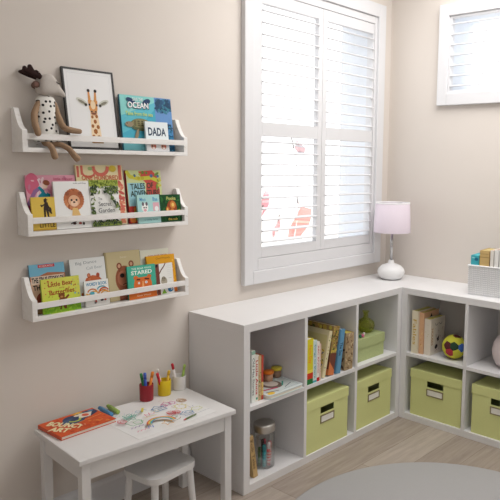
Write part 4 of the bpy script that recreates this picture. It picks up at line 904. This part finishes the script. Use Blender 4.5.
# orange hardback lying on the table
def cov(a):
    a.rect(0, 0, 1, 1, (214, 88, 42)); a.dots(40, 0, 0, 1, 1, .006, [(206, 76, 36), (226, 104, 50), (196, 70, 34)])
    N_ = (44, 62, 96); a.ell(.5, .66, .18, .24, N_); a.ell(.46, .6, .2, .16, (58, 84, 120)); a.poly([(.3, .5), (.5, .72), (.7, .95), (.98, .9), (.98, .7), (.8, .58), (.55, .5)], N_); a.poly([(.58, .62), (.78, .58), (.9, .8), (.68, .88)], (226, 216, 200)); a.ell(.74, .72, .06, .08, (214, 90, 60)); a.arc(.5, .64, .1, .11, 3.4, 6.2, .008, (190, 206, 80)); a.ell(.62, .8, .06, .05, (226, 216, 200))
    a.poly([(.55, .92), (.7, .98), (.78, .9), (.66, .87)], (226, 180, 60)); a.ell(.9, .86, .05, .05, (70, 130, 170))
    a.text('BOUNCY', .29, .50, .62, .24, (240, 226, 180), 2.6, -1.0); a.text('ART', .12, .36, .34, .22, (240, 226, 180), 2.6, -1.0); a.line([(.5, .42), (.95, .5)], .003, (236, 170, 90)); a.dots(16, .4, .05, .95, .35, .006, [(226, 130, 60), (200, 70, 40)])
bw, bh, bt_ = .226, .168, .014
o = book('orange hardback picture book lying at the left end of the play table', None, bw, bh, bt_, (206, 82, 40), cov, name='picture_book')
o.rotation_euler = (-PI / 2, 0, math.radians(2)); o.location = (-.738, -.221, TZ + bt_ + .0005)

# ------------------------------------------------------------------ rug
b = MB(); b.lathe([(0, .001), (.7, .001), (.708, .004), (.708, .009), (.7, .012), (0, .012)], mat((174, 173, 173), .95, .05, 220, bump=.4, bscale=300), n=128)
o = b.build('round_rug'); o.location = (.262, -1.278, 0); tag(o, 'round pale grey rug on the oak plank floor', 'rug')

# ------------------------------------------------------------------ light, sky, camera
wd = bpy.data.worlds.new('sky'); S.world = wd; wd.use_nodes = True
bg = wd.node_tree.nodes['Background']; bg.inputs['Color'].default_value = (0.98, 0.99, 1.0, 1); bg.inputs['Strength'].default_value = 1.9
def area(name, loc, rot, sx, sy, e, col=(1, 1, 1)):
    l = bpy.data.lights.new(name, 'AREA'); l.shape = 'RECTANGLE'; l.size = sx; l.size_y = sy; l.energy = e; l.color = col
    o = bpy.data.objects.new(name, l); COL.objects.link(o); o.location = loc; o.rotation_euler = rot
    o.visible_camera = True
    return o
area('ceiling_fill', (.78, -1.15, CZ - .02), (0, 0, 0), 1.3, 1.3, 33, (1, .985, .972))  # added fill light, no known fixture; placed to brighten right wall and shelf tops

cam = bpy.data.cameras.new('camera'); co = bpy.data.objects.new('camera', cam); COL.objects.link(co)
rr = Vector((0.6450124630419608, -0.7639926138557652, 0.01655924196269525)); uu = Vector((0.07398736906517465, 0.08400335224633207, 0.9937149017853122)); ff = Vector((0.76058187707791, 0.6397333216155108, -0.11070901262060202))
Mc = Matrix((rr, uu, -ff)).transposed().to_4x4(); Mc.translation = Vector((-1.8185606646, -2.3861075214, 1.4653762398)); co.matrix_world = Mc
cam.sensor_width = 36; cam.sensor_fit = 'HORIZONTAL'; cam.lens = 639.5244809 / 500 * 36; cam.shift_x = -79.946 / 500; cam.shift_y = -14.977 / 500
cam.clip_start = .02
S.camera = co
S.view_settings.view_transform = 'Standard'; S.view_settings.look = 'None'; S.view_settings.gamma = 1; S.view_settings.use_curve_mapping = False; S.view_settings.exposure = 0.1
